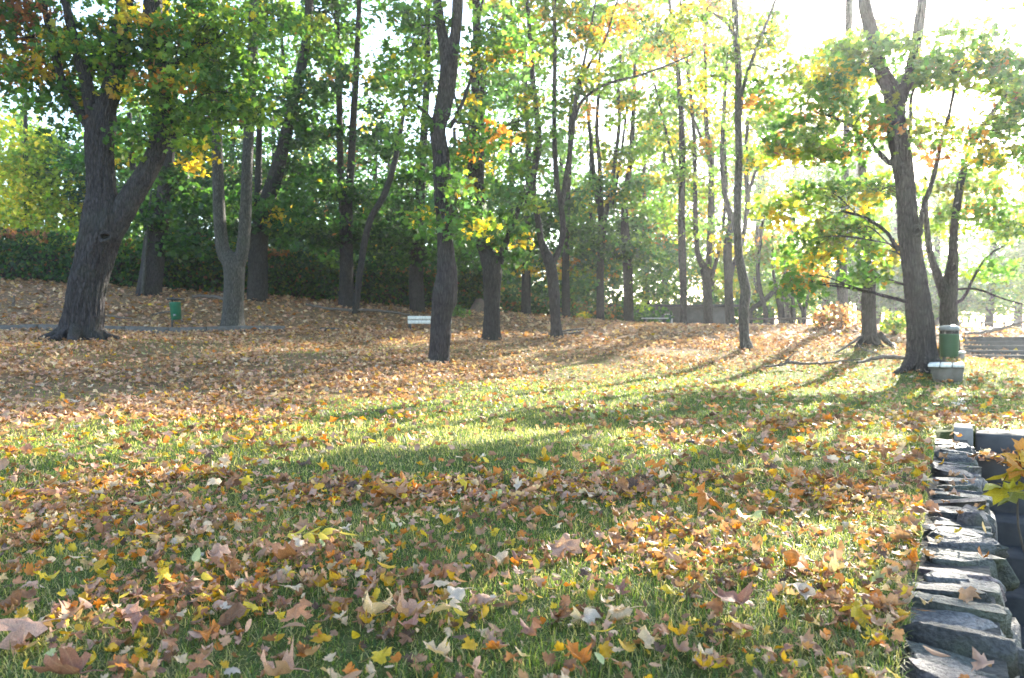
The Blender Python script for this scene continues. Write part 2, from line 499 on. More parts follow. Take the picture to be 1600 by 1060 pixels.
def box(cx, cy, cz, sx, sy, sz, bev=0.0, rot=0.0):
    if bev <= 0:
        c = np.array([[-1, -1, -1], [1, -1, -1], [1, 1, -1], [-1, 1, -1], [-1, -1, 1], [1, -1, 1], [1, 1, 1], [-1, 1, 1]], float)
        V = c * np.array([sx, sy, sz]) / 2
        Fq = [[0, 3, 2, 1], [4, 5, 6, 7], [0, 1, 5, 4], [1, 2, 6, 5], [2, 3, 7, 6], [3, 0, 4, 7]]
        Fs = [np.array(Fq)]
    else:
        h = np.array([sx, sy, sz]) / 2
        V, idx = [], {}
        for sxn in (-1, 1):
            for syn in (-1, 1):
                for szn in (-1, 1):
                    for ax in range(3):
                        p = np.array([sxn, syn, szn]) * (h - bev)
                        p[ax] = np.array([sxn, syn, szn])[ax] * h[ax]
                        idx[(sxn, syn, szn, ax)] = len(V); V.append(p)
        quads, tris = [], []
        sg = (-1, 1)
        for ax in range(3):
            o1, o2 = [(1, 2), (2, 0), (0, 1)][ax]
            for s in sg:
                q = []
                for a_, b_ in ((-1, -1), (1, -1), (1, 1), (-1, 1)):
                    k = [0, 0, 0]; k[ax] = s; k[o1] = a_; k[o2] = b_
                    q.append(idx[(*k, ax)])
                quads.append(q if s > 0 else q[::-1])
        for ax in range(3):
            o1, o2 = [(1, 2), (2, 0), (0, 1)][ax]
            for s1 in sg:
                for s2 in sg:
                    q = []
                    for e, face in ((-1, o1), (1, o1), (1, o2), (-1, o2)):
                        k = [0, 0, 0]; k[ax] = e; k[o1] = s1; k[o2] = s2
                        q.append(idx[(*k, face)])
                    quads.append(q if s1 * s2 < 0 else q[::-1])
        for a_ in sg:
            for b_ in sg:
                for c_ in sg:
                    q = [idx[(a_, b_, c_, ax)] for ax in range(3)]
                    tris.append(q if a_ * b_ * c_ > 0 else q[::-1])
        V = np.array(V); Fs = [np.array(quads), np.array(tris)]
    if rot:
        ca, sa = math.cos(rot), math.sin(rot)
        V = np.c_[V[:, 0] * ca - V[:, 1] * sa, V[:, 0] * sa + V[:, 1] * ca, V[:, 2]]
    return V + np.array([cx, cy, cz]), Fs

# leaf outlines -------------------------------------------------------------
_h = np.array([(0.0, 0.0), (0.22, -0.12), (0.47, -0.02), (0.37, 0.12), (0.50, 0.20), (0.66, 0.33), (0.50, 0.40), (0.58, 0.62), (0.42, 0.57), (0.22, 0.52),
               (0.27, 0.74), (0.12, 0.80), (0.0, 1.05)])
MAPLE = np.vstack([_h, (_h[1:-1] * [-1, 1])[::-1]]) * 0.92
_h = np.array([(0, 0), (0.40, 0.0), (0.34, 0.18), (0.60, 0.42), (0.26, 0.52), (0.0, 1.0)])
MAPLE_LO = np.vstack([_h, (_h[1:-1] * [-1, 1])[::-1]]) * 0.92
_h = np.array([(0, 0), (0.16, 0.18), (0.23, 0.42), (0.19, 0.70), (0.09, 0.92), (0, 1.05)])
OVAL = np.vstack([_h, (_h[1:-1] * [-1, 1])[::-1]])
QUADL = np.array([(0, 0), (0.42, 0.36), (0, 1.0), (-0.42, 0.36)])

def flat_leaf(outline, rings=1, centre=(0, 0.36)):
    c = np.array(centre); k = len(outline)
    pts = [outline]
    for r in range(1, rings):
        pts.append(c + (outline - c) * (1 - r / rings))
    pts.append(c[None])
    uv = np.vstack(pts)
    quads, tris = [], []
    j = np.arange(k); j2 = (j + 1) % k
    for r in range(rings - 1):
        quads.append(np.c_[r * k + j, r * k + j2, (r + 1) * k + j2, (r + 1) * k + j])
    b = (rings - 1) * k
    tris.append(np.c_[b + j, b + j2, np.full(k, rings * k)])
    F_ = ([np.vstack(quads)] if quads else []) + [np.vstack(tris)]
    return uv, F_

def curl(uv, cup=0.0, bend=0.0, wave=0.0, roll=0.0, seed=0):
    """Bend a flat leaf: cup lifts the sides, bend rolls along its length, roll rolls it up sideways."""
    x, y = uv[:, 0].copy(), uv[:, 1].copy()
    z = cup * x ** 2 + wave * (fbm(x * 3 + seed * 3.1 + 20, y * 3 + 20, seed, 2) - 0.5)
    if roll:
        a = x * roll
        x, z = np.sin(a) / roll, z + (1 - np.cos(a)) / roll
    if bend:
        a = (y - 0.4) * bend
        y2, z2 = np.sin(a) / bend, (1 - np.cos(a)) / bend
        y = 0.4 + y2 - z * np.sin(a); z = z * np.cos(a) + z2
    return np.c_[x, y - 0.4, z]

def scatter(bv, bf, uv, pos, nrm, fwd, size, col):
    """Copies of one leaf (bv) as a single mesh's arrays."""
    n, k = len(pos), len(bv)
    nrm = unit(nrm); fwd = unit(fwd - nrm * (fwd * nrm).sum(-1, keepdims=True)); sx = np.cross(fwd, nrm)
    M = np.stack([sx, fwd, nrm], -1) * np.asarray(size)[:, None, None]
    V = np.einsum('nij,kj->nki', M, bv) + pos[:, None]
    off = (np.arange(n) * k)[:, None, None]
    Fs = [(np.asarray(f)[None] + off).reshape(-1, np.asarray(f).shape[1]) for f in bf]
    C = np.repeat(col, k, 0)
    U = np.tile(uv, (n, 1)) if uv is not None else np.zeros((n * k, 2))
    return V.reshape(-1, 3), Fs, C, U

def join4(parts):
    V, Fs = join([(p[0], p[1]) for p in parts])
    return V, Fs, np.vstack([p[2] for p in parts]), np.vstack([p[3] for p in parts])

# ------------------------------------------------------------------ colours of living leaves
GREEN = (0.048, 0.115, 0.024); DKGREEN = (0.024, 0.062, 0.02); BLUEGREEN = (0.06, 0.13, 0.05); YGREEN = (0.15, 0.22, 0.03)  # BLUEGREEN: haze over the middle trees put into their leaf colour
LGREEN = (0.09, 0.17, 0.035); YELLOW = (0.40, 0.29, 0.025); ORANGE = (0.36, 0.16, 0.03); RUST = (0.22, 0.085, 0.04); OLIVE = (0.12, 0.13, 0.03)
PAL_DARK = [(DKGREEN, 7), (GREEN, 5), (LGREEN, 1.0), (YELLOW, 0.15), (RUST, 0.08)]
PAL_T1 = [(GREEN, 5), (LGREEN, 6), (DKGREEN, 1), (YGREEN, 3), (YELLOW, 0.9), (ORANGE, 0.2)]
PAL_MID = [(BLUEGREEN, 5), (GREEN, 4), (LGREEN, 3), (YGREEN, 1), (YELLOW, 1.0), (ORANGE, 0.3)]
PAL_YEL = [(LGREEN, 4), (YGREEN, 4), (OLIVE, 1.5), (YELLOW, 1.6), (ORANGE, 0.8), (GREEN, 2)]
PAL_RIGHT = [(GREEN, 4), (LGREEN, 5), (YGREEN, 4), (OLIVE, 2), (YELLOW, 1.3), (ORANGE, 0.5), (RUST, 0.3)]
LIT0 = [(YGREEN, 5), (LGREEN, 3), (YELLOW, 2)]  # yellow-green mix paints a backlit look into the foliage
PAL_RUST = [(RUST, 1.6), (ORANGE, 1), (OLIVE, 2), (GREEN, 4), (YELLOW, .6)]

LEAF_FINE = [(curl(flat_leaf(MAPLE)[0], *a), flat_leaf(MAPLE)[1]) for a in ((0.25, 0.5, 0.1), (-0.3, 0.7, 0.1), (0.1, -0.5, 0.15))]
_h = np.array([(0, 0), (0.44, -0.04), (0.36, 0.14), (0.62, 0.32), (0.50, 0.58), (0.22, 0.54), (0.0, 1.05)])
MAPLE_TREE = np.vstack([_h, (_h[1:-1] * [-1, 1])[::-1]]) * 0.92
LEAF_NEAR = [(curl(flat_leaf(MAPLE_TREE)[0], *a), flat_leaf(MAPLE_TREE)[1]) for a in ((0.25, 0.5, 0.1), (-0.3, 0.7, 0.1), (0.1, -0.5, 0.15))]
LEAF_MID = [(curl(flat_leaf(MAPLE_LO)[0], *a), flat_leaf(MAPLE_LO)[1]) for a in ((0.3, 0.6), (-0.3, 0.8))]
LEAF_FAR = [(np.array([(0, -.4, 0), (.46, 0, .1), (0, .6, -.1), (-.46, 0, .1)], float), [np.array([[0, 1, 2, 3]])])]

def pick(pal, n):
    c = np.array([p[0] for p in pal]); w = np.array([p[1] for p in pal], float)
    return c[R.choice(len(c), n, p=w / w.sum())]

def foliage(cent, pals, per, spread, size, kind, flat=0.45, droop=0.5):
    """Leaves in sprays about the clump centres. Returns position, normal, forward, size, colour arrays."""
    m = len(cent)
    n = m * per
    ci = np.repeat(np.arange(m), per)
    off = unit(R.normal(size=(n, 3))) * (R.random((n, 1)) ** 0.55) * spread
    off[:, 2] *= flat
    # sprays hang: the rim of a spray is lower than its middle
    off[:, 2] -= 0.25 * (off[:, 0] ** 2 + off[:, 1] ** 2) / max(spread, 0.1)
    pos = cent[ci] + off
    nrm = unit(R.normal(size=(n, 3)) * 0.75 + np.array([0, 0, 0.75]))
    fwd = R.normal(size=(n, 3)); fwd[:, 2] = fwd[:, 2] * 0.4 - droop
    fwd[:, :2] += off[:, :2] * 1.2
    base = pals[ci]
    own = R.random(n) < 0.07
    col = base * (1 + 0.18 * R.normal(size=(n, 1))) * (1 + 0.08 * R.normal(size=(n, 3)))
    if own.any():
        col[own] = base[R.permutation(n)][own]
    sz = size * (0.65 + 0.6 * R.random(n))
    return pos, nrm, fwd, sz, np.clip(col, 0.01, 0.8)

def leaves_mesh(name, arr, shapes, mat=None):
    pos, nrm, fwd, sz, col = arr
    which = R.integers(0, len(shapes), len(pos))
    parts = []
    for k, (bv, bf) in enumerate(shapes):
        s = which == k
        if s.any():
            parts.append(scatter(bv, bf, None, pos[s], nrm[s], fwd[s], sz[s], col[s]))
    V, Fs, C, U = join4(parts)
    return mesh(name, V, Fs, mat or M_LEAF, C)

def stem_points(d, pts, slim=0.86):
    P = np.array([W(u, v, d) for u, v, w in pts]); r = np.array([w for u, v, w in pts]) * d / F / 2 * slim
    return P, r

def grow_tree(name, label, d, stems, blobs, pal, bark=None, size=0.15, lod='mid', per=16, top=None, group=None, ridge=0.0, flare=0.55, spread=0.5,
              leaves=0, extend=3.5, sink=0.25, cat='tree', sides=None, lobek=5, limbs=True, flat=0.55, depth=1.0, slim=0.86):
    if lod == 'mid' and d >= 24: lod, per = 'far', int(per * 4.2)
    elif lod == 'mid': per = int(per * 3.0)
    elif lod == 'near': per = int(per * 3.0)
    base = W(stems[0][0][0], stems[0][0][1], d)
    root = empty(name, base, label, cat, group)
    bark = bark or M_BARK
    stem_xyz, stem_r = [], []
    for si, pts in enumerate(stems):
        P, r = stem_points(d, pts, slim)
        # stems bow a little towards or away from the viewer
        h = np.linspace(0, 1, len(P))
        if si: P[:, 1] += h * R.uniform(-0.6, 0.6) * depth
        if si == 0:
            P = np.vstack([P[0] - [0, 0, sink], P]); r = np.r_[r[0] * 1.08, r]
        if pts[-1][1] < 60 and extend > 0:
            dr = unit(P[-1] - P[-3]); q = P[-1]
            rr = r[-1]
            for k in range(4):
                dr = unit(dr + R.normal(size=3) * 0.10 + [0, 0, 0.12])
                q = q + dr * extend / 4 * (0.8 + 0.4 * R.random()); rr *= 0.72
                P = np.vstack([P, q]); r = np.r_[r, rr]
        L = np.linalg.norm(np.diff(P, axis=0), axis=1).sum()
        n = int(np.clip(L / (0.05 if ridge else 0.25), 8, 200))
        Q = catmull(P, n); q = np.maximum(catmull(np.c_[r, r, r], n)[:, 0], 0.006)
        sd = sides or ((96 if d < 17 else 60) if ridge else (14 if d < 25 else 9))
        if si and ridge: sd = 48 if stems[si][0][2] > 20 else 16
        lob = (flare, 0.16 + 0.22 * r[min(1, len(r) - 1)], R.random() * 6, lobek) if si == 0 and flare else None
        V, Fs = tube(Q, q, sd, ridge if si == 0 else ridge * 0.7, 11 + si + int(d * 7), lob)
        obj('trunk' if si == 0 else 'stem', mesh('trunk' if si == 0 else 'stem', V - base, Fs, bark, smooth=True), root)
        stem_xyz.append(Q); stem_r.append(q)
    AX, AR = np.vstack(stem_xyz), np.concatenate(stem_r)
    cents, cols = [], []
    for b in blobs:
        u, v, ru, rv, nc = b[:5]
        bp = b[5] if len(b) > 5 else pal
        dd = b[6] if len(b) > 6 else 0.0
        c = W(u, v, d + dd); s = d / F
        rad = np.array([ru * s, min(max(ru, rv) * s, 2.6) * 0.9, rv * s])
        q = unit(R.normal(size=(nc, 3))) * (R.random((nc, 1)) ** 0.42)
        cl = c + q * rad
        cents.append(cl); cols.append(pick(bp, nc))
        if not limbs: continue
        # one limb into the blob, twigs to its sprays
        low = AX[:, 2] < c[2] + 0.3
        dist = np.linalg.norm(AX - c, axis=1) + np.where(low, 0, 3) + np.abs(c[2] - AX[:, 2] - 0.6 * np.linalg.norm((AX - c)[:, :2], axis=1)) * 0.35
        k = int(np.argmin(dist)); a = AX[k]
        mid = a * 0.45 + c * 0.55 + np.array([0, 0, 0.12 * np.linalg.norm(c - a)]) + R.normal(size=3) * 0.06 * np.linalg.norm(c - a)
        ln = np.linalg.norm(c - a)
        if dd >= 3: continue
        r0 = min(AR[k] * 0.55, 0.016 + 0.014 * ln, 0.05)
        lp = catmull([a, a * .75 + mid * .25 + R.normal(size=3) * .03, mid, c], 12)
        parts = [tube(lp, np.linspace(r0, 0.008, 12), 6)]
        for t in cl[R.permutation(nc)[:max(3, min(nc, 10 if lod != 'near' else 40))]]:
            j = R.integers(4, 12); s0 = lp[j]
            m_ = (s0 + t) / 2 + np.array([0, 0, 0.1]) + R.normal(size=3) * 0.08
            parts.append(tube(catmull([s0, m_, t], 6), np.linspace(max(0.006, r0 * 0.35), 0.003 if lod == 'near' else 0.005, 6), 4))
        V, Fs = join(parts)
        obj('branch', mesh('branch', V - base, Fs, bark, smooth=True), root)
    shapes = dict(near=LEAF_NEAR, mid=LEAF_MID, far=LEAF_FAR)[lod]
    sets = []
    if cents:
        cl, cc = np.vstack(cents), np.vstack(cols)
        sets.append((foliage(cl, cc, per, spread, size, lod, flat), shapes))
    if top:
        nt_, Rr, z0, z1 = top[:4]
        cx_, cy_ = (top[4], top[5]) if len(top) > 4 else AX[AX[:, 2].argmax()][:2]
        q = unit(R.normal(size=(nt_, 3))) * (R.random((nt_, 1)) ** 0.45)
        cl = np.array([cx_, cy_, (z0 + z1) / 2]) + q * [Rr, Rr, (z1 - z0) / 2]
        sets.append((foliage(cl, pick(pal, nt_), 14, 0.8, 0.30, 'far'), LEAF_FAR))
    if sets:
        parts, singles = [], None
        for si, (arr, shp) in enumerate(sets):
            pos, nrm, fwd, sz, col = arr
            if si == 0 and leaves:
                pu = pos[:, 0] / pos[:, 1] * F; pv = (pos[:, 2] - CAM_H) / pos[:, 1] * F
                inside = (np.abs(pu) < 790) & (pv < 525) & (pv > -100)
                key = np.where(inside, sz / pos[:, 1], 0) * (0.35 + np.abs((unit(nrm) * unit(pos)).sum(1)))
                pk = np.argsort(-key)[:leaves]
                singles = tuple(a[pk] for a in arr)
                keep = np.ones(len(pos), bool); keep[pk] = False
                pos, nrm, fwd, sz, col = (a[keep] for a in arr)
            which = R.integers(0, len(shp), len(pos))
            for k, (bv, bf) in enumerate(shp):
                s = which == k
                if s.any(): parts.append(scatter(bv, bf, None, pos[s] - base, nrm[s], fwd[s], sz[s], col[s]))
        V, Fs, C, U = join4(parts)
        crown = obj('crown', mesh('crown', V, Fs, M_LEAF, C), root, 'stuff')
        if singles is not None:
            from mathutils import Matrix
            for p, n_, f_, s_, c_ in zip(*singles):
                n_ = n_ / np.linalg.norm(n_); f_ = f_ - n_ * np.dot(f_, n_); f_ /= np.linalg.norm(f_); x_ = np.cross(f_, n_)
                lo = bpy.data.objects.new('leaf', TREE_LEAF[int(R.integers(0, len(TREE_LEAF)))])
                link(lo, crown)
                M4 = Matrix([[*(np.array([x_[i], f_[i], n_[i]]) * s_), (p - base)[i]] for i in range(3)] + [[0, 0, 0, 1]])
                lo.matrix_local = M4
                lo.color = (*c_, 1)
    return root

TREE_LEAF = [mesh('leaf', bv, bf, M_LEAFO) for bv, bf in LEAF_FINE]

# ------------------------------------------------------------------ the trees one can tell apart, near to far
T = grow_tree
T('maple_tree', 'massive dark maple at left, leaning trunk with a knot where it forks', 15.5,
  [[(128, 534, 62), (130, 510, 56), (135, 460, 52), (148, 400, 54), (160, 352, 58), (159, 300, 41), (156, 250, 37), (157, 205, 40), (166, 165, 30), (178, 130, 27), (188, 60, 24), (198, -20, 21)],
   [(168, 368, 40), (196, 318, 34), (224, 270, 31), (242, 225, 27), (246, 170, 26), (238, 90, 30), (228, 20, 28), (225, -60, 24)],
   [(150, 205, 24), (136, 188, 18), (120, 165, 14), (106, 132, 12), (92, 60, 9), (80, 0, 7)],
   [(150, 200, 22), (145, 160, 18), (142, 120, 17), (130, 60, 12), (124, 10, 10)]],
  [(40, 60, 85, 65, 26, PAL_RUST), (80, 130, 60, 45, 13, PAL_T1), (60, 20, 110, 60, 24, PAL_RUST), (170, 60, 90, 70, 24), (150, 110, 90, 60, 18), (250, 40, 110, 80, 30),
   (320, 90, 110, 80, 34), (380, 40, 90, 90, 24), (330, 170, 80, 50, 20), (250, 170, 50, 45, 8), (100, 165, 50, 35, 8), (390, 150, 50, 60, 12), (300, 215, 40, 25, 5), (20, 110, 40, 30, 6, PAL_RUST), (215, 215, 30, 22, 4)],
  PAL_T1, size=0.125, lod='near', per=14, ridge=0.03, leaves=280, top=(55, 4.5, 8.0, 13), spread=0.5, flare=1.0, lobek=6, slim=1.0)
T('maple_tree', 'dark grey maple right of centre front row, standing behind the backless bench', 14.0,
  [[(1438, 579, 62), (1440, 552, 50), (1438, 500, 46), (1432, 450, 42), (1425, 400, 38), (1420, 360, 38), (1416, 300, 34), (1408, 240, 34), (1400, 190, 34), (1396, 150, 34), (1378, 112, 24), (1364, 60, 22), (1352, 15, 21), (1343, -50, 19)],
   [(1402, 165, 26), (1418, 125, 20), (1430, 70, 18), (1438, 10, 17), (1444, -60, 15)],
   [(1434, 372, 12), (1446, 320, 9), (1462, 275, 8), (1476, 220, 6), (1492, 165, 5), (1500, 120, 4)],
   [(1408, 262, 10), (1386, 245, 8), (1362, 210, 6), (1330, 182, 5), (1290, 165, 3)],
   [(1404, 392, 8), (1384, 362, 6), (1352, 340, 5), (1318, 330, 3)],
   [(1420, 228, 8), (1427, 190, 6), (1432, 150, 5), (1445, 120, 4)]],
  [(1275, 150, 80, 50, 15), (1330, 110, 70, 50, 13), (1420, 90, 80, 50, 15), (1500, 100, 70, 50, 14), (1560, 130, 60, 50, 12), (1240, 225, 60, 40, 10), (1300, 235, 70, 35, 10),
   (1350, 180, 60, 50, 10), (1290, 320, 80, 35, 13, PAL_YEL, 1.5), (1370, 300, 60, 40, 8, PAL_YEL, 1.2), (1265, 395, 60, 40, 9, PAL_RIGHT, 2.0), (1320, 370, 70, 40, 9, PAL_YEL, 2.0), (1380, 400, 40, 30, 4, PAL_YEL, 1.0), (1540, 215, 60, 40, 9),
   (1510, 290, 70, 45, 13, PAL_YEL, 3.0), (1565, 345, 50, 40, 9, PAL_YEL, 3.0), (1480, 340, 40, 30, 5, PAL_YEL, 3.0), (1220, 330, 30, 30, 3), (1245, 440, 35, 25, 4), (1460, 200, 50, 40, 6), (1590, 210, 40, 60, 6), (1345, 435, 26, 20, 3)],
  PAL_RIGHT, bark=M_BARK_DARK, size=0.12, lod='near', per=18, ridge=0.022, leaves=280, top=(60, 3.6, 7.8, 12), spread=0.5, flare=0.6, slim=0.8)
T('maple_tree', 'tall grey maple with a bulging lower trunk standing in front of the white bench', 15.0,
  [[(685, 567, 42), (688, 530, 40), (690, 490, 40), (694, 462, 48), (698, 425, 38), (695, 370, 31), (692, 310, 35), (690, 250, 34), (684, 205, 31), (692, 172, 32), (700, 130, 32), (702, 95, 34), (692, 60, 22), (685, 20, 19), (680, -40, 16)],
   [(704, 100, 26), (712, 55, 20), (716, 10, 20), (718, -60, 18)],
   [(684, 205, 10), (668, 178, 6), (650, 160, 4), (636, 140, 3)],
   [(702, 200, 9), (716, 175, 7), (735, 120, 6), (745, 60, 5), (752, 5, 5)]],
  [(640, 130, 40, 40, 7, PAL_T1), (660, 210, 40, 40, 6), (745, 200, 50, 60, 10), (720, 330, 40, 40, 8), (672, 330, 30, 30, 4), (760, 110, 50, 60, 10), (640, 40, 60, 50, 9, PAL_T1), (790, 40, 60, 60, 10), (690, 270, 40, 20, 3)],
  PAL_MID, bark=M_BARK, size=0.12, lod='near', per=15, ridge=0.016, top=(50, 4.0, 8.2, 14), leaves=60, flare=0.35, slim=0.78)
T('forked_maple_tree', 'smooth grey maple split into two upright stems behind the kerb, beside the bin', 20.5,
  [[(363, 515, 44), (364, 485, 37), (366, 440, 36), (364, 412, 38), (349, 392, 25), (343, 340, 22), (341, 280, 20), (339, 220, 19), (336, 150, 18), (334, 60, 16), (330, -40, 14)],
   [(368, 425, 26), (379, 390, 23), (384, 325, 21), (386, 260, 19), (390, 180, 19), (394, 100, 18), (396, 20, 17), (398, -60, 14)]],
  [(420, 60, 60, 70, 12), (300, 30, 60, 50, 8), (440, 20, 60, 50, 10, PAL_YEL)], PAL_T1, bark=M_BARK_PALE, size=0.16, per=16, top=(60, 4.5, 10.5, 16), flare=0.5)
T('maple_tree', 'old maple with a dark rugged stump-like trunk and broken fork, right of the white bench', 20.0,
  [[(767, 532, 34), (768, 500, 27), (769, 455, 28), (767, 412, 34), (752, 378, 18), (743, 330, 16), (738, 280, 15), (737, 220, 13), (742, 150, 13), (745, 80, 13), (744, 0, 12)],
   [(760, 410, 18), (752, 360, 14), (750, 310, 15), (750, 250, 13), (752, 180, 12), (756, 100, 10)],
   [(778, 410, 20), (786, 392, 14), (792, 372, 9), (806, 335, 8), (822, 288, 7)],
   [(738, 235, 8), (728, 205, 7), (716, 172, 5), (708, 140, 4)]],
  [(790, 350, 50, 40, 9), (810, 300, 40, 40, 7), (760, 380, 30, 20, 3), (720, 250, 50, 50, 8), (770, 140, 60, 70, 12), (830, 190, 40, 60, 8), (810, 400, 25, 12, 3)],
  PAL_MID, bark=M_BARK_DARK, size=0.16, per=16, ridge=0.03, top=(120, 4, 10, 15), flare=0.4)
T('forked_maple_tree', 'slim maple forking low into two curved stems beside stacked grey poles', 21.0,
  [[(870, 529, 28), (868, 500, 22), (866, 460, 24), (862, 425, 24), (857, 405, 24), (846, 378, 15), (840, 340, 13), (833, 300, 13), (836, 260, 13), (842, 225, 14), (838, 170, 12), (833, 128, 11), (828, 60, 9), (822, -20, 8)],
   [(863, 412, 16), (873, 392, 12), (880, 362, 12), (876, 315, 12), (870, 285, 12), (866, 200, 10), (867, 100, 9), (866, 0, 8), (865, -60, 7)],
   [(878, 320, 11), (884, 280, 11), (893, 220, 10), (897, 178, 10), (903, 135, 8), (914, 90, 6), (924, 40, 5), (935, -20, 4)],
   [(898, 185, 8), (908, 160, 7), (935, 139, 6), (965, 128, 6), (995, 122, 5), (1040, 106, 4), (1080, 90, 3)],
   [(903, 140, 7), (922, 100, 6), (945, 65, 5), (958, 20, 4)]],
  [(870, 40, 70, 60, 12, PAL_YEL), (930, 60, 60, 60, 11, PAL_YEL), (900, 130, 50, 40, 5, PAL_YEL), (820, 250, 40, 50, 6), (880, 170, 40, 50, 5, PAL_MID), (1000, 110, 50, 25, 4, PAL_YEL)],
  PAL_YEL, bark=M_BARK, size=0.15, per=15, top=(110, 4, 10.2, 15), flare=0.45, slim=0.74)
T('maple_tree', 'tall slender pale maple standing on the bank slope right of centre', 19.0,
  [[(1167, 547, 28), (1163, 525, 20), (1162, 485, 21), (1165, 455, 21), (1160, 430, 19), (1154, 395, 17), (1152, 350, 16), (1153, 300, 16), (1155, 240, 15), (1153, 180, 14), (1154, 110, 14), (1150, 60, 13), (1148, 0, 12), (1146, -60, 10)],
   [(1156, 180, 9), (1160, 140, 8), (1175, 90, 7), (1190, 50, 6), (1206, 5, 5), (1215, -40, 4)],
   [(1150, 60, 7), (1138, 30, 6), (1120, 10, 4), (1100, -15, 4)]],
  [(1180, 60, 60, 60, 11), (1100, 40, 60, 40, 9), (1190, 160, 45, 50, 9), (1180, 250, 30, 30, 5), (1215, 110, 40, 50, 6), (1120, 120, 40, 50, 6)], PAL_YEL, bark=M_BARK_PALE, size=0.14, per=14, top=(22, 3.6, 10.5, 14), flare=0.5, slim=0.76)
T('maple_tree', 'short thick dark trunk with mossy base on the bank, left of the front right maple', 18.5,
  [[(1361, 540, 32), (1358, 518, 24), (1357, 470, 23), (1358, 440, 22), (1356, 400, 17), (1352, 350, 15), (1348, 280, 13), (1340, 200, 11), (1332, 120, 9), (1325, 40, 7)]],
  [(1350, 300, 30, 30, 2), (1310, 120, 60, 50, 4)], PAL_YEL, bark=M_BARK_DARK, size=0.15, per=14, top=(16, 3.2, 10.5, 14), flare=0.75, ridge=0.018)
T('forked_maple_tree', 'dark trunk forking like a V right behind the green cylinder bin', 16.8,
  [[(1484, 556, 36), (1483, 510, 31), (1482, 475, 29), (1485, 440, 25), (1489, 405, 18), (1490, 365, 14), (1495, 325, 14), (1502, 280, 13), (1520, 225, 11), (1545, 185, 10), (1570, 150, 8), (1590, 110, 6)],
   [(1478, 462, 24), (1466, 438, 17), (1454, 412, 13), (1446, 385, 11), (1440, 340, 9), (1436, 280, 7)],
   [(1492, 474, 7), (1508, 466, 6), (1520, 445, 5), (1536, 418, 4), (1556, 395, 3), (1585, 380, 2)],
   [(1496, 452, 4), (1530, 452, 4), (1570, 466, 3), (1605, 475, 3)]],
  [(1550, 330, 50, 30, 5, PAL_YEL), (1560, 410, 50, 25, 5, PAL_YEL), (1580, 140, 50, 50, 5)], PAL_RIGHT, bark=M_BARK_DARK, size=0.14, per=14, top=(30, 3, 8.5, 12, 13.5, 17.5), flare=0.35, limbs=False)
T('maple_tree', 'broad trunk with a pale ivy stem climbing it, behind the leaning left maple', 26.0,
  [[(232, 462, 44), (238, 420, 40), (245, 362, 38), (257, 305, 27), (263, 240, 23), (265, 170, 22), (262, 90, 18), (258, 0, 16)],
   [(238, 365, 20), (222, 325, 16), (206, 285, 13), (196, 230, 10), (190, 170, 9)]],
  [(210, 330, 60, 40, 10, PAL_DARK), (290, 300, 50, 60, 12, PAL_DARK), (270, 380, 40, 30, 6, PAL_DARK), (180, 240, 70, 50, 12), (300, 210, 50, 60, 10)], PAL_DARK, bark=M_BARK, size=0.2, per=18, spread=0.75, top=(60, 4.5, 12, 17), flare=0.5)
T('maple_tree', 'dark leaning tree with a hollow at its foot, right of the two-stemmed maple', 27.0,
  [[(402, 471, 38), (403, 425, 35), (404, 375, 34), (415, 322, 29), (432, 270, 26), (445, 220, 22), (458, 160, 20), (470, 110, 19), (480, 50, 16), (485, -40, 14)],
   [(402, 370, 18), (401, 310, 14), (400, 250, 12), (399, 180, 10)],
   [(456, 165, 9), (448, 130, 8), (441, 80, 6), (438, 20, 5)]],
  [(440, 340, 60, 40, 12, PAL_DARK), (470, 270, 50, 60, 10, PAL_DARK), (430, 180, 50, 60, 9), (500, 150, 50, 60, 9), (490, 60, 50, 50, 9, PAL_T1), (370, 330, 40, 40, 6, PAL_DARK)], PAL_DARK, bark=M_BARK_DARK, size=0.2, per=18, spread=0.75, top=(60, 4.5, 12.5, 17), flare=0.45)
T('forked_maple_tree', 'straight dark tree forking into two thin stems, between leaning tree and white bench', 28.5,
  [[(541, 482, 30), (541, 440, 26), (541, 380, 24), (540, 330, 25), (533, 282, 14), (531, 220, 12), (530, 150, 12), (528, 80, 10), (525, 0, 9)],
   [(543, 335, 16), (548, 262, 14), (552, 190, 13), (556, 120, 12), (560, 40, 10), (562, -30, 8)]],
  [(500, 370, 60, 40, 12, PAL_DARK), (590, 370, 60, 40, 12, PAL_DARK), (540, 300, 60, 40, 10, PAL_DARK), (500, 220, 50, 60, 9), (580, 200, 40, 60, 8), (560, 100, 60, 60, 10, PAL_YEL), (530, 30, 60, 50, 9)], PAL_DARK, bark=M_BARK_DARK, size=0.2, per=18, spread=0.75, top=(60, 4.5, 13, 18), flare=0.4)
T('leaning_tree', 'thin bare stem leaning right, in the gap left of the bulging grey maple', 26.5,
  [[(556, 478, 12), (566, 400, 12), (578, 345, 12), (600, 305, 12), (615, 260, 11), (625, 210, 9), (632, 170, 7), (642, 145, 5), (650, 100, 4)]],
  [(640, 130, 40, 40, 5, PAL_YEL)], PAL_MID, bark=M_BARK_DARK, size=0.18, per=12, flare=0.3, extend=0)
T('maple_tree', 'dark tree rising directly behind the white bench', 29.0,
  [[(652, 489, 29), (650, 440, 27), (652, 400, 25), (655, 330, 20), (660, 250, 16), (664, 180, 14), (668, 100, 12), (668, 20, 10)]],
  [(620, 330, 60, 50, 12, PAL_DARK), (660, 390, 70, 40, 12, PAL_DARK), (720, 380, 60, 40, 10, PAL_DARK), (610, 250, 50, 40, 6), (660, 290, 40, 40, 6), (640, 60, 60, 60, 8)], PAL_DARK, bark=M_BARK_DARK, size=0.2, per=18, spread=0.75, top=(60, 4.5, 13, 18), flare=0.35)
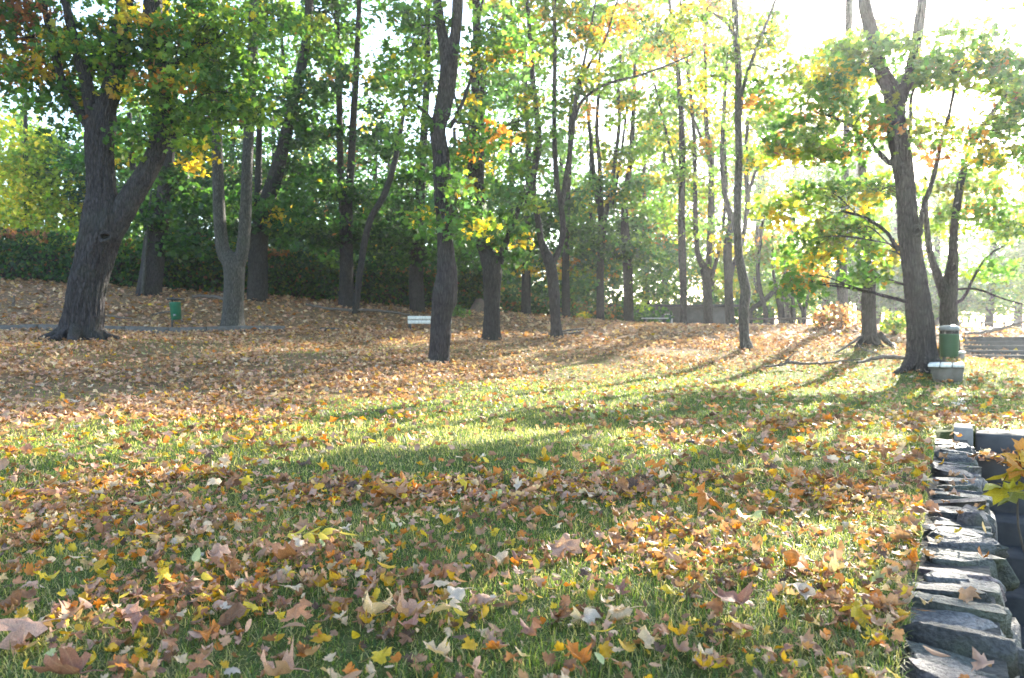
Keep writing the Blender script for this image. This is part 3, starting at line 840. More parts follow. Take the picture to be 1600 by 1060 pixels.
T('maple_tree', 'hazy trunk between the rugged old maple and the low-forking maple', 31.0,
  [[(822, 494, 19), (822, 450, 17), (823, 400, 15), (824, 330, 12), (826, 250, 10), (822, 160, 9), (818, 60, 7)]],
  [(800, 380, 70, 50, 13, PAL_DARK), (850, 340, 50, 50, 9, PAL_DARK), (790, 250, 50, 60, 7), (850, 100, 60, 60, 7)], PAL_MID, bark=M_BARK_DARK, size=0.2, per=18, spread=0.75, top=(40, 4.5, 14, 18), flare=0.3)
T('maple_tree', 'thin trunk showing just right of the low-forking maple', 32.0,
  [[(885, 499, 16), (884, 450, 15), (884, 400, 13), (886, 330, 11), (890, 250, 9), (892, 160, 7)]],
  [(890, 380, 50, 40, 9, PAL_DARK), (910, 300, 50, 50, 8), (910, 420, 40, 20, 4)], PAL_MID, bark=M_BARK_DARK, size=0.2, per=18, spread=0.75, flare=0.3, extend=0)
T('maple_tree', 'straight trunk branching into four thin upright stems, centre background', 33.0,
  [[(938, 504, 16), (938, 460, 14), (938, 410, 14), (941, 345, 15), (930, 285, 9), (923, 220, 7), (918, 165, 6), (914, 100, 5)],
   [(940, 340, 10), (937, 256, 8), (933, 199, 7), (936, 144, 6), (938, 80, 5)],
   [(944, 345, 11), (952, 305, 9), (960, 256, 8), (967, 192, 7), (965, 150, 6), (968, 90, 5)],
   [(956, 320, 7), (967, 270, 6), (976, 208, 5), (982, 160, 4)]],
  [(930, 380, 50, 40, 9, PAL_DARK), (960, 330, 40, 50, 6), (930, 200, 50, 70, 9, PAL_YEL), (985, 240, 30, 60, 7, PAL_YEL), (955, 110, 60, 60, 10, PAL_YEL), (930, 40, 60, 50, 8, PAL_YEL)], PAL_MID, bark=M_BARK_DARK, size=0.2, per=16, spread=0.7, flare=0.3, extend=0)
T('maple_tree', 'thick trunk hung with low sunlit sprays, left of the grey shed wall', 34.0,
  [[(982, 509, 20), (982, 450, 18), (980, 400, 18), (976, 330, 13), (985, 250, 10), (990, 170, 8), (992, 90, 6)]],
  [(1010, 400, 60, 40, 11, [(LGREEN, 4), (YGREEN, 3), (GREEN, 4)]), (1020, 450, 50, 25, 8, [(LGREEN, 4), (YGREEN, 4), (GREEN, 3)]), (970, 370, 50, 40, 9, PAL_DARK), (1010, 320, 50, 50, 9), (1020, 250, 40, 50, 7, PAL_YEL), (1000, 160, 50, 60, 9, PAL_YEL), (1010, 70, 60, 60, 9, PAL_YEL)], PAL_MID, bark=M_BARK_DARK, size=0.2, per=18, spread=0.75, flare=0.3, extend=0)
T('maple_tree', 'slim straight grey trunk beside the green shed door', 29.0,
  [[(1068, 513, 14), (1068, 450, 13), (1066, 400, 14), (1065, 330, 13), (1066, 250, 12), (1064, 170, 10), (1058, 100, 8), (1050, 40, 6), (1044, -20, 5)],
   [(1066, 300, 7), (1050, 240, 5), (1036, 180, 4), (1025, 130, 4)]],
  [(1040, 200, 50, 60, 11), (1060, 90, 60, 60, 12), (1020, 40, 50, 50, 10, PAL_RUST), (1085, 260, 40, 50, 7), (1040, 290, 40, 50, 7)], PAL_YEL, bark=M_BARK, size=0.17, per=14, spread=0.65, top=(45, 4, 13.5, 17), flare=0.3)
T('forked_maple_tree', 'hazy trunk spreading into three stems, second right of the shed door', 29.5,
  [[(1107, 513, 19), (1106, 475, 17), (1104, 440, 17), (1099, 418, 14), (1090, 395, 10), (1087, 350, 9), (1086, 280, 8), (1084, 200, 7), (1076, 120, 6), (1068, 40, 5)],
   [(1106, 430, 12), (1109, 385, 11), (1112, 320, 11), (1112, 260, 10), (1105, 180, 8), (1105, 100, 7), (1106, 20, 6)],
   [(1110, 440, 9), (1120, 400, 7), (1127, 350, 6), (1130, 290, 5), (1124, 200, 5)],
   [(1108, 250, 6), (1092, 200, 5), (1078, 160, 4)]],
  [(1090, 180, 50, 60, 11), (1110, 290, 40, 40, 7), (1130, 120, 40, 50, 8), (1110, 30, 60, 50, 10, PAL_RUST), (1080, 350, 40, 40, 6), (1130, 400, 40, 40, 6, LIT0)], PAL_YEL, bark=M_BARK, size=0.17, per=14, spread=0.65, top=(45, 4, 13.5, 17), flare=0.3)
T('maple_tree', 'hazy grey trunk half hidden behind the slender pale maple', 27.5,
  [[(1142, 513, 18), (1139, 470, 16), (1138, 430, 15), (1137, 385, 16), (1142, 345, 12), (1132, 300, 9), (1128, 240, 8), (1132, 160, 7), (1136, 80, 6)],
   [(1140, 440, 10), (1148, 410, 8), (1160, 380, 8), (1170, 320, 9), (1168, 250, 8), (1172, 180, 6)],
   [(1170, 300, 6), (1186, 250, 5), (1202, 210, 4)]],
  [(1150, 200, 50, 60, 6), (1190, 200, 40, 50, 5), (1130, 370, 30, 30, 3)], PAL_YEL, bark=M_BARK, size=0.17, per=14, spread=0.65, flare=0.3)
T('park_tree', 'thin twisted trunk with a heavy side limb reaching right, by the rail fence', 30.0,
  [[(1196, 512, 9), (1196, 485, 9), (1188, 455, 8), (1184, 420, 7), (1188, 380, 6), (1194, 330, 5)],
   [(1174, 512, 8), (1174, 485, 8), (1190, 474, 10), (1208, 458, 9), (1222, 440, 7), (1240, 420, 5)]],
  [(1200, 380, 40, 40, 6), (1190, 330, 30, 40, 4)], PAL_YEL, bark=M_BARK_DARK, size=0.18, per=14, spread=0.65, flare=0.2, extend=0, limbs=False)
T('park_tree', 'hazy V-forked park tree behind the rail fence', 31.0,
  [[(1221, 512, 12), (1220, 482, 12), (1213, 458, 7), (1208, 420, 6), (1206, 370, 5)], [(1221, 480, 8), (1225, 445, 6), (1226, 400, 5)], [(1224, 472, 6), (1234, 446, 5), (1250, 425, 4)]],
  [(1215, 400, 40, 40, 6), (1240, 380, 30, 40, 4)], PAL_YEL, bark=M_BARK_DARK, size=0.18, per=14, spread=0.65, flare=0.2, extend=0, limbs=False)
T('park_tree', 'thinnest of the fork-stemmed trees behind the rail fence', 33.0,
  [[(1240, 513, 8), (1240, 490, 8), (1238, 450, 5), (1236, 410, 4)], [(1239, 492, 5), (1229, 480, 4), (1222, 466, 3)]],
  [(1245, 415, 35, 30, 5)], PAL_YEL, bark=M_BARK_DARK, size=0.18, per=14, spread=0.65, flare=0.2, extend=0, limbs=False)
T('park_tree', 'rightmost fork-stemmed tree behind the rail fence, left of the rusty shrub', 33.0,
  [[(1256, 513, 9), (1256, 487, 9), (1248, 472, 6), (1243, 440, 4), (1240, 400, 3)], [(1257, 488, 6), (1264, 460, 5), (1270, 430, 4), (1275, 390, 3)]],
  [(1270, 400, 40, 40, 6)], PAL_YEL, bark=M_BARK_DARK, size=0.18, per=14, spread=0.65, flare=0.2, extend=0, limbs=False)
T('maple_tree', 'sunlit smooth trunk right behind the rusty shrub', 24.5,
  [[(1319, 511, 19), (1317, 470, 18), (1315, 430, 19), (1316, 405, 17), (1320, 340, 14), (1321, 250, 12), (1324, 170, 10), (1326, 90, 8), (1330, 10, 7)]],
  [(1300, 90, 40, 40, 3), (1340, 60, 50, 40, 4)], PAL_YEL, bark=M_BARK_PALE, size=0.16, per=14, spread=0.6, flare=0.3, top=(10, 4, 13, 16))

# ------------------------------------------------------------------ woodland behind the hedge, far trees
def backtree(label, u, d, base_v, blobs, pal, w=16, name='woodland_tree', size=0.25, per=58, spread=1.15, top=None, group='woodland trees behind the hedge'):
    lean = R.uniform(-15, 15)
    T(name, label, d, [[(u, base_v, w), (u + lean * .3, base_v - 80, w * .8), (u + lean * .7, base_v - 180, w * .6), (u + lean, base_v - 290, w * .4)]],
      [(b[0], b[1], b[2], b[3], int(b[4] * 1.75), *b[5:]) for b in blobs], pal, bark=M_BARK_DARK, size=size, lod='far', per=per, spread=spread, flare=0.2, extend=0, limbs=False, group=group, top=top, sides=7, flat=0.6)
LIT = [(YGREEN, 5), (LGREEN, 3), (YELLOW, 2)]  # same mix, sunlit look put into the leaf colour
backtree('yellow-green tree with leaves coloured as if sunlit at the left edge of the wood', 40, 38, 455, [(30, 250, 60, 60, 26), (60, 330, 70, 60, 30), (0, 390, 60, 50, 18), (110, 380, 60, 40, 16)], [((0.27, 0.33, 0.035), 5), (YGREEN, 3), ((0.42, 0.36, 0.04), 2)], size=0.24)  # yellowing leaves, brightened further in colour to stand in for missing sun
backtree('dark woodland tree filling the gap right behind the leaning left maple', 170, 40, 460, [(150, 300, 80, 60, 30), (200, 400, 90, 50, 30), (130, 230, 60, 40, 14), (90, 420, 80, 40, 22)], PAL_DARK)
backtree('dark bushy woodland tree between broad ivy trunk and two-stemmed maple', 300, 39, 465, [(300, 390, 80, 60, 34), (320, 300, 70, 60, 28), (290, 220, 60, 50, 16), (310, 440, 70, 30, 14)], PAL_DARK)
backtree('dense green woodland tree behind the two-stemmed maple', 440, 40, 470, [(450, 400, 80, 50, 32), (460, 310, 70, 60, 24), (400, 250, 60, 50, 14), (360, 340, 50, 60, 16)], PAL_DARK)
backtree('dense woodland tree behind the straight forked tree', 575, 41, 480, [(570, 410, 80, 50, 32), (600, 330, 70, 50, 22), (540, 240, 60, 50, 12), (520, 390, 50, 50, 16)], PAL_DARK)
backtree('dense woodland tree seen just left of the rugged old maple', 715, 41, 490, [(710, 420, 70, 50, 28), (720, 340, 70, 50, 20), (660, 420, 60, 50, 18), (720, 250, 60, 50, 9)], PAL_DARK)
backtree('bluish woodland tree between the rugged old maple and low-forking maple', 810, 43, 495, [(815, 420, 70, 60, 28), (800, 320, 60, 50, 14), (790, 460, 60, 30, 14), (840, 240, 50, 50, 7)], PAL_MID)
backtree('bluish woodland tree behind the four-stemmed trunk', 915, 44, 502, [(910, 430, 60, 50, 22), (900, 340, 60, 50, 12), (950, 420, 60, 50, 20), (940, 300, 50, 50, 8)], PAL_MID)
backtree('round leafy tree overhanging the shed roof', 1010, 47, 508, [(1010, 390, 60, 50, 18), (1050, 420, 50, 40, 12), (1000, 300, 50, 60, 8), (1050, 340, 40, 40, 6)], PAL_MID)
backtree('pale lime tree beyond the shed, seen between grey trunks', 1110, 55, 512, [(1100, 420, 60, 50, 14), (1110, 340, 50, 50, 9), (1150, 440, 50, 50, 12), (1070, 280, 50, 50, 6)], LIT, group='far park trees', size=0.3)
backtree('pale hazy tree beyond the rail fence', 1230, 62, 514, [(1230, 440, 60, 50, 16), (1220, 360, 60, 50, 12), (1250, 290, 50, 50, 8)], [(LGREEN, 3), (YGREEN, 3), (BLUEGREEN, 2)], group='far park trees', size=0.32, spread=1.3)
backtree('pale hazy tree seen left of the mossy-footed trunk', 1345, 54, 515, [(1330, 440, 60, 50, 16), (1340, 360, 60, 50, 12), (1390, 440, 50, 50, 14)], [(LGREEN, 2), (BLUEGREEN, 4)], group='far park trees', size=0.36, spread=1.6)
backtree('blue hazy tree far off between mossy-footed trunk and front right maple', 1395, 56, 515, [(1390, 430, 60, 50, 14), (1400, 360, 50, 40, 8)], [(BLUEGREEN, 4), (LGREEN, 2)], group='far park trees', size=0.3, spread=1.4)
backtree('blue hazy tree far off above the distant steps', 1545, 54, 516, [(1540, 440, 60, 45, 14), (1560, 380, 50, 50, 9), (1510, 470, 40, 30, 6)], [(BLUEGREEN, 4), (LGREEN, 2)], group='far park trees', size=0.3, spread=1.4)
backtree('pale far tree at the right edge beyond the distant steps', 1610, 50, 517, [(1610, 430, 50, 60, 12), (1600, 350, 40, 50, 6)], [(LGREEN, 2), (YGREEN, 3)], group='far park trees', size=0.36, spread=1.6)

SKYL = [(GREEN, 4), (BLUEGREEN, 4), (LGREEN, 3), (YGREEN, 1), (YELLOW, .5)]
backtree('tall thin-crowned tree against the sky at far left', 20, 50, 450, [(10, 200, 60, 60, 12), (60, 250, 60, 60, 16), (-20, 320, 60, 60, 14)], SKYL, size=0.26)
backtree('tall tree crown against the sky right of the leaning left maple', 215, 50, 458, [(200, 150, 60, 70, 16), (230, 250, 70, 60, 20), (160, 330, 70, 60, 18), (280, 120, 50, 60, 10)], SKYL, size=0.26)
backtree('tall crown seen between the two upright stems', 365, 50, 465, [(365, 170, 70, 80, 22), (350, 280, 70, 60, 20), (410, 360, 60, 60, 16), (330, 90, 60, 60, 10)], SKYL, size=0.26)
backtree('tall tree crown behind the dark leaning tree', 490, 51, 470, [(480, 160, 60, 80, 18), (500, 270, 70, 60, 22), (540, 360, 60, 60, 16), (440, 80, 60, 60, 10), (520, 60, 60, 60, 10)], SKYL, size=0.26)
backtree('tall tree crown left of the bulging grey maple', 620, 52, 480, [(600, 330, 70, 60, 18), (640, 280, 60, 60, 14), (590, 190, 50, 60, 9), (640, 90, 60, 60, 9), (690, 360, 60, 60, 14)], SKYL, size=0.26)
backtree('tall tree crown behind the rugged old maple', 760, 52, 488, [(750, 330, 70, 60, 18), (780, 240, 70, 60, 16), (790, 140, 60, 60, 12), (820, 60, 60, 60, 11), (720, 120, 50, 60, 8)], SKYL, size=0.26)
backtree('tall tree crown behind the low-forking maple', 880, 54, 495, [(880, 340, 70, 60, 18), (900, 240, 60, 60, 11), (860, 150, 50, 60, 7), (960, 350, 60, 60, 14), (940, 400, 60, 50, 14)], SKYL, size=0.26)
backtree('airy yellowing tree crown above the shed', 1040, 58, 508, [(1040, 300, 60, 70, 18), (1020, 190, 60, 60, 14), (1080, 200, 60, 70, 16), (1090, 90, 60, 60, 13), (1040, 380, 60, 50, 14), (1010, 70, 60, 60, 12), (970, 120, 50, 60, 9), (960, 20, 60, 50, 8)], PAL_YEL, size=0.28, group='far park trees')
backtree('airy yellowing tree crown behind the slender pale maple', 1180, 60, 512, [(1180, 300, 60, 70, 18), (1160, 190, 60, 70, 15), (1210, 210, 50, 60, 13), (1190, 100, 60, 60, 13), (1190, 400, 50, 50, 14), (1130, 280, 50, 60, 12), (1150, 30, 70, 50, 11), (1240, 60, 50, 60, 9)], PAL_YEL, size=0.28, group='far park trees')
backtree('airy pale tree crown behind the sunlit smooth trunk', 1290, 64, 513, [(1290, 380, 60, 50, 16), (1280, 290, 60, 60, 15), (1250, 200, 50, 60, 12), (1340, 300, 50, 60, 12), (1310, 200, 60, 60, 10), (1300, 110, 60, 60, 8)], PAL_YEL, size=0.3, group='far park trees')
HAZ = [(BLUEGREEN, 4), (LGREEN, 4), (YGREEN, 2)]  # bluish mix, distance haze put into the leaf colour
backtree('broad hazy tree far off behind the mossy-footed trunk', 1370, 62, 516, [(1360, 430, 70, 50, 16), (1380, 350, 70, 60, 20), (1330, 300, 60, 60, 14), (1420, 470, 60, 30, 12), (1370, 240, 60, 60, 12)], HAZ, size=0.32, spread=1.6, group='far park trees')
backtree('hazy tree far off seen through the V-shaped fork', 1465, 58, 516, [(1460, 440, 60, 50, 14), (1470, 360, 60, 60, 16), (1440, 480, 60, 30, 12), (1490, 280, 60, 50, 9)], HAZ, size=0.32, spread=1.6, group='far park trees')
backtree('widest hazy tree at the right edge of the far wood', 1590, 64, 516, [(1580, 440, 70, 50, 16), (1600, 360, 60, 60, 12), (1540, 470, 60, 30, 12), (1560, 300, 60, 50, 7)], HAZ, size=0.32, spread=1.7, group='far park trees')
backtree('bright lime tree low behind the rail fence', 1205, 70, 514, [(1190, 460, 50, 40, 14), (1240, 470, 50, 35, 14), (1160, 430, 40, 50, 10), (1280, 460, 40, 40, 10)], LIT0, size=0.36, spread=1.6, group='far park trees')
# the hedge -------------------------------------------------------------------
def hedge():
    line = np.array([W(-160, 446, 27.2), W(0, 446, 27.4), W(232, 461, 28.0), W(402, 469, 29.2), W(540, 480, 30.4), W(700, 488, 31.5), W(760, 491, 32)])
    root = empty('hedge', line[3], 'clipped dark green hedge with rusty dry patches along the wood edge', 'hedge')
    Q = catmull(line, 200)
    n = 20000
    i = R.integers(0, 199, n); f = R.random((n, 1))
    p = Q[i] * (1 - f) + Q[i + 1] * f
    top_h = 1.75 + 0.25 * (fbm(p[:, 0] * 0.7, p[:, 0] * 0, 5) - 0.5)
    h = R.random(n) ** 0.8
    side = R.choice([-1, 1], n, p=[0.8, 0.2])
    p = p.copy()
    gzv = ground(p[:, 0], p[:, 1])
    p[:, 2] = gzv + h * top_h
    p[:, 1] += side * (0.45 - 0.35 * R.random(n) ** 3) + (fbm(p[:, 0] * 1.5, h * 3, 8) - 0.5) * 0.3
    uu = 800 + p[:, 0] / p[:, 1] * F
    dry = (h > 0.7 + .25 * fbm(p[:, 0] * 3, p[:, 0] * 0 + 9, 17)) & (R.random(n) < .6) & (((uu < 75)) | ((uu > 412) & (uu < 452)) | ((uu > 590) & (uu < 700)) | (fbm(p[:, 0] * .6, p[:, 0] * 0 + 4, 31) > 0.75))
    dry |= (R.random(n) < 0.03)
    col = pick([(DKGREEN, 5), (GREEN, 3), (OLIVE, 1)], n) * (1 + 0.2 * R.normal(size=(n, 1)))
    col[dry] = pick([(RUST, 3), ((0.28, 0.13, 0.07), 3), (ORANGE, .6)], int(dry.sum()))
    lit = R.random(n) < 0.03; col[lit] = YGREEN  # a few random leaves coloured yellow-green as if the sun caught them
    nrm = R.normal(size=(n, 3)) * 0.7 + [0, -0.6, 0.4]; fwd = R.normal(size=(n, 3))
    me = leaves_mesh('foliage', (p - line[3], nrm, fwd, 0.15 * (0.6 + 0.7 * R.random(n)), np.clip(col, .01, .6)), LEAF_FAR)
    obj('foliage', me, root, 'stuff')
    parts = []
    for k in range(150):
        a = Q[int(k * 199 / 150)].copy(); a[2] = gz(a[0], a[1]) - 0.1
        b = a + [R.normal() * .12, R.normal() * .15, 1.6 + R.random() * .3]
        parts.append(tube(catmull([a, (a + b) / 2 + R.normal(size=3) * .06, b], 5), np.linspace(.02, .008, 5), 5))
    V, Fs = join(parts)
    obj('stems', mesh('stems', V - line[3], Fs, M_LITTERTWIG), root, 'stuff')
    VV = []
    for i in range(0, 200, 2):
        q = Q[i]; g0 = gz(q[0], q[1])
        for h_ in np.linspace(-.1, 1.3, 7): VV.append([q[0] + R.normal() * .05, q[1] + .12 + R.normal() * .07, g0 + h_ + R.normal() * .04 * (h_ > 1)])
    ii_ = np.array([[i * 7 + j, i * 7 + j + 1, i * 7 + j + 8, i * 7 + j + 7] for i in range(99) for j in range(6)])
    obj('thicket_core', mesh('thicket_core', np.array(VV) - line[3], [ii_], M_LITTERTWIG), root)
hedge()

def shrub(name, label, u, v, d, rw, rh, n, pal, size=0.13, lod=LEAF_FAR, droop=0.1):
    b = W(u, v, d); b[2] = gz(b[0], b[1])
    root = empty(name, b, label, 'shrub')
    q = unit(R.normal(size=(n, 3))) * R.random((n, 1)) ** 0.45 * [rw, rw, rh * .55]
    q[:, 2] = np.abs(q[:, 2] + rh * .5)
    q *= 0.75 + 0.5 * fbm(q[:, :1] * 3 + 9, q[:, 2:] * 3 + 9, int(u))
    col = pick(pal, n) * (1 + .2 * R.normal(size=(n, 1)))
    obj('foliage', leaves_mesh('foliage', (q, R.normal(size=(n, 3)) + [0, 0, .6], R.normal(size=(n, 3)), size * (.6 + .7 * R.random(n)), np.clip(col, .01, .7)), lod), root, 'stuff')
    parts = []
    for k in range(9):
        e = q[R.integers(0, n)]
        parts.append(tube(catmull([[R.normal() * .05, R.normal() * .05, -.1], e * [.4, .4, .6], e], 6), np.linspace(.016, .004, 6), 5))
    V, Fs = join(parts)
    obj('stems', mesh('stems', V, Fs, M_LITTERTWIG), root, 'stuff')
shrub('dry_shrub', 'rusty orange dry shrub on the crest of the bank before the sunlit trunk', 1316, 512, 23.5, 0.55, 0.75, 260, [(RUST, 2), ((0.30, 0.19, 0.12), 4), (ORANGE, .8)])
shrub('dry_shrub', 'small brown dry bush at the left end of the rusty shrub', 1287, 513, 23.8, 0.35, 0.5, 200, [(RUST, 2), (OLIVE, 2), ((0.3, 0.16, 0.09), 3)])
shrub('leafy_shrub', 'bright yellow-green shrub between mossy-footed trunk and front right maple', 1400, 520, 22.0, 0.45, 0.62, 300, [(YGREEN, 4), (LGREEN, 2), (YELLOW, 1)])
shrub('leafy_shrub', 'pale green low plant at the foot of the bulging grey maple, right side', 714, 489, 28.0, 0.5, 0.4, 160, [(LGREEN, 3), (BLUEGREEN, 2)])
shrub('undergrowth', 'dark tangled undergrowth behind the rugged old maple', 790, 490, 33.0, 1.6, 1.2, 900, [(DKGREEN, 4), (OLIVE, 1), (RUST, .7)], 0.17)
shrub('undergrowth', 'dark undergrowth beneath the hazy trunk right of the rugged maple', 850, 496, 34.5, 1.5, 1.0, 800, [(DKGREEN, 4), (GREEN, 2), (RUST, .7)], 0.17)
shrub('undergrowth', 'brown brushy undergrowth left of the shed, under the four-stemmed trunk', 915, 503, 35.5, 1.4, 0.9, 800, [(DKGREEN, 3), (RUST, 2), (OLIVE, 2)], 0.17)
shrub('undergrowth', 'dark brush at the left end of the shed wall', 960, 507, 37.0, 0.9, 0.8, 500, [(DKGREEN, 3), (RUST, 1), (OLIVE, 1)], 0.17)
for lab_, u_, d_, v_ in (('dense dark thicket behind the straight forked tree, hiding the wood floor', 575, 35.5, 481), ('dense dark thicket behind the white bench', 660, 36, 487),
                        ('dense dark thicket left of the rugged old maple behind the rock slab', 735, 37, 490), ('dense dark thicket at the wood edge behind the low-forking maple', 865, 40, 498), ('dense dark thicket right behind the hazy trunk', 800, 40, 494), ('dense dark thicket at the wood edge left of the shed', 930, 42, 503), ('dense green thicket right behind the shed roof', 1010, 47, 511),
                        ('dense green thicket behind the right end of the shed', 1085, 48, 512), ('loose green thicket right of the shed behind the slender pale maple', 1150, 46, 512)):
    shrub('thicket', lab_, u_, v_, d_, 2.3, 2.2, 1500, [(DKGREEN, 5), (GREEN, 3), (OLIVE, 1), (LGREEN, 1)], 0.24)
shrub('leafy_shrub', 'leafy green bush hiding the left half of the grey shed wall', 1000, 512, 38.5, 1.6, 1.1, 700, [(GREEN, 4), (LGREEN, 2), (DKGREEN, 3)], 0.18)
shrub('leafy_shrub', 'small yellow leafed plant in the brown undergrowth', 912, 494, 32.5, 0.35, 0.35, 90, [(YELLOW, 3), (YGREEN, 3)], 0.14)

# ------------------------------------------------------------------ knots on trunks
def knot(tree, u, v, d, r, tilt=0.0):
    c = W(u, v, d) - np.array(tree.location)
    a = np.linspace(0, 2 * np.pi, 25)[:-1]
    P = np.c_[np.cos(a) * r * 1.25, -0.04 + 0.02 * np.cos(2 * a), np.sin(a) * r]
    ca, sa = math.cos(tilt), math.sin(tilt)
    P = np.c_[P[:, 0] * ca - P[:, 2] * sa, P[:, 1], P[:, 0] * sa + P[:, 2] * ca] + c
    P = np.vstack([P, P[:1]])
    V, Fs = tube(P, r * (0.42 + 0.1 * np.sin(np.linspace(0, 12, 25))), 9, cap=False)
    o = obj('knot', mesh('knot', V, Fs, tree.children[0].data.materials[0], smooth=True), tree)
    uv = np.c_[np.cos(a) * r * 1.1, np.sin(a) * r * .9]
    V = np.vstack([np.c_[uv[:, 0] * ca - uv[:, 1] * sa, np.full(24, -0.02), uv[:, 0] * sa + uv[:, 1] * ca] + c, [c + [0, 0.06, 0]]])
    obj('hollow', mesh('hollow', V, [np.c_[np.arange(24), (np.arange(24) + 1) % 24, np.full(24, 24)]], M_INNER), o)
_trees = {o['label']: o for o in bpy.data.objects if o.get('category') == 'tree'}
def tree_by(text):
    return next(o for k, o in _trees.items() if text in k)
knot(tree_by('massive dark'), 166, 371, 15.5 - 0.42, 0.085, 0.4)
knot(tree_by('standing behind the backless'), 1431, 362, 14.0 - 0.24, 0.075, 1.2)
knot(tree_by('forking like a V'), 1487, 418, 16.8 - 0.19, 0.05, 1.3)

def roots(tree, specs):
    b = np.array(tree.location)
    for ang, ln, r0 in specs:
        dx, dy = math.cos(ang), math.sin(ang); P = []
        for q in (0.25, .55, .8, 1.05):
            a2 = ang + (R.random() - .5) * .5 * q
            x, y = b[0] + math.cos(a2) * ln * q, b[1] + math.sin(a2) * ln * q
            P.append([x, y, gz(x, y) + (.28 if q < .3 else (.09 if q < .6 else (.03 if q < .9 else -.04)))])
        V, Fs = tube(catmull(P, 18), np.linspace(r0, r0 * .3, 18), 14, .012, int(ang * 10) + 40)
        obj('root', mesh('root', V - b, Fs, tree.children[0].data.materials[0], smooth=True), tree)
roots(tree_by('massive dark'), ((-1.3, .95, .13), (-.5, .8, .12), (-2.1, .8, .11), (-2.8, .85, .12), (.2, .8, .1)))
roots(tree_by('standing behind the backless'), ((-2.7, .75, .11), (-1.6, .6, .09), (-.6, .6, .09)))
roots(tree_by('mossy base'), ((-2.6, .7, .08), (-.7, .7, .08), (-1.6, .6, .07)))
# ivy stem on the broad trunk
_t = tree_by('pale ivy stem'); _b = np.array(_t.location)
_p = np.array([W(222, 460, 25.4), W(226, 420, 25.55), W(229, 380, 25.5), W(232, 340, 25.55), W(236, 300, 25.7)]) - _b
V, Fs = tube(catmull(_p, 20), np.linspace(.06, .03, 20), 7)
obj('ivy_stem', mesh('ivy_stem', V, Fs, M_BARK_PALE, smooth=True), _t)

# ------------------------------------------------------------------ kerb and path on the left terrace
def ribbon_box(P, w, h0, h1):
    """A kerb stone following points P; w across (away from the viewer)."""
    P = np.asarray(P); T_ = unit(np.gradient(P, axis=0)); N_ = np.c_[-T_[:, 1], T_[:, 0], np.zeros(len(P))]
    a = P + [0, 0, h0]; b = P + [0, 0, h1 - .012]; b2 = P + N_ * .012 + [0, 0, h1]; c = P + N_ * w + [0, 0, h1]; d_ = P + N_ * w + [0, 0, h0]
    V = np.concatenate([a, b, b2, c, d_]); n = len(P); Fq = []
    for k in range(4):
        for i in range(n - 1): Fq.append([k * n + i, k * n + i + 1, (k + 1) * n + i + 1, (k + 1) * n + i])
    Ft = [[0, n, 2 * n, 3 * n, 4 * n], [n - 1, 5 * n - 1, 4 * n - 1, 3 * n - 1, 2 * n - 1]]
    return V, [np.array(Fq), np.array(Ft)]
M_KERB = plain_material('grimy_kerb', (0.06, 0.055, 0.05), (0.15, 0.135, 0.125), 9, .9, .5)
kr = empty('kerb', W(270, 520, 19.6), 'low concrete kerb behind the big left maple', None, None, 'structure')
kb = np.array(kr.location)
KP = catmull([W(-90, 519, 18.2), W(0, 518, 18.7), W(130, 519, 19.2), W(270, 521, 19.6), W(380, 520, 20.0), W(452, 519, 20.4)], 62)
KP[:, 2] = ground(KP[:, 0], KP[:, 1]) - 0.02
for k in range(10):
    seg = KP[k * 6:k * 6 + 7].copy(); e = unit(seg[-1] - seg[0]) * 0.006
    seg[0] += e; seg[-1] -= e
    V, Fs = ribbon_box(seg, 0.14, -0.1, 0.17 + R.normal() * .006)
    obj('kerb_stone', mesh('kerb_stone', V - kb, Fs, M_KERB), kr)
# strip of path surface further along the terrace
PPt = catmull([W(700, 524, 21.8), W(760, 526, 21.8), W(830, 527, 22.2), W(905, 521, 23.8)], 24)
V2 = []
for q in PPt:
    for o_ in (0, 0.5):
        x, y = q[0], q[1] + o_ * 1.1; V2.append([x, y, gz(x, y) + 0.03])
V2 = np.array(V2); i = np.arange(23) * 2
o = obj('path', mesh('path', V2, [np.c_[i, i + 2, i + 3, i + 1]], M_CONC)); props(o, 'grey strip of path on the bank right of the bulging maple', None, None, 'structure')

# ------------------------------------------------------------------ fallen boughs, poles, logs
def bough(name, label, pts, cat='branch', group=None, mat=None, lift=0.03, twigs=()):
    P = []
    for u, v, d, w in pts:
        q = W(u, v, d); q[2] = max(q[2], gz(q[0], q[1]) + lift); P.append(q)
    P = np.array(P); b = P[0].copy(); r = np.array([p[3] for p in pts]) / 2
    n = 6 * len(P)
    Q = catmull(P, n); rr = catmull(np.c_[r, r, r], n)[:, 0]
    Q[1:-1] += R.normal(size=(n - 2, 3)) * rr[1:-1, None] * 0.25
    o = obj(name, mesh(name, *tube(Q - b, rr, 9, ridge=0.003), mat or M_WOOD_DEAD, smooth=True)); o.location = b
    props(o, label, cat, group)
    for k, (i0, off, w) in enumerate(twigs):
        a = Q[int(i0 * (n - 1))] - b
        V, Fs = tube(catmull([a, a + np.array(off) * .5 + [0, 0, .03], a + np.array(off)], 6), np.linspace(w / 2, .004, 6), 6)
        obj('twig', mesh('twig', V, Fs, mat or M_WOOD_DEAD, smooth=True), o)
    return o
bough('fallen_branch', 'long dark fallen branch lying at the foot of the bank, right of centre', [(1192, 573, 15.4, .03), (1215, 571, 15.5, .05), (1235, 566, 15.6, .07), (1262, 569, 15.6, .05), (1300, 566, 15.7, .04), (1345, 561, 15.9, .02)],
      twigs=((.35, (.3, .2, .22), .04), (.5, (-.5, .3, .1), .04), (.2, (.1, -.3, .1), .03)))
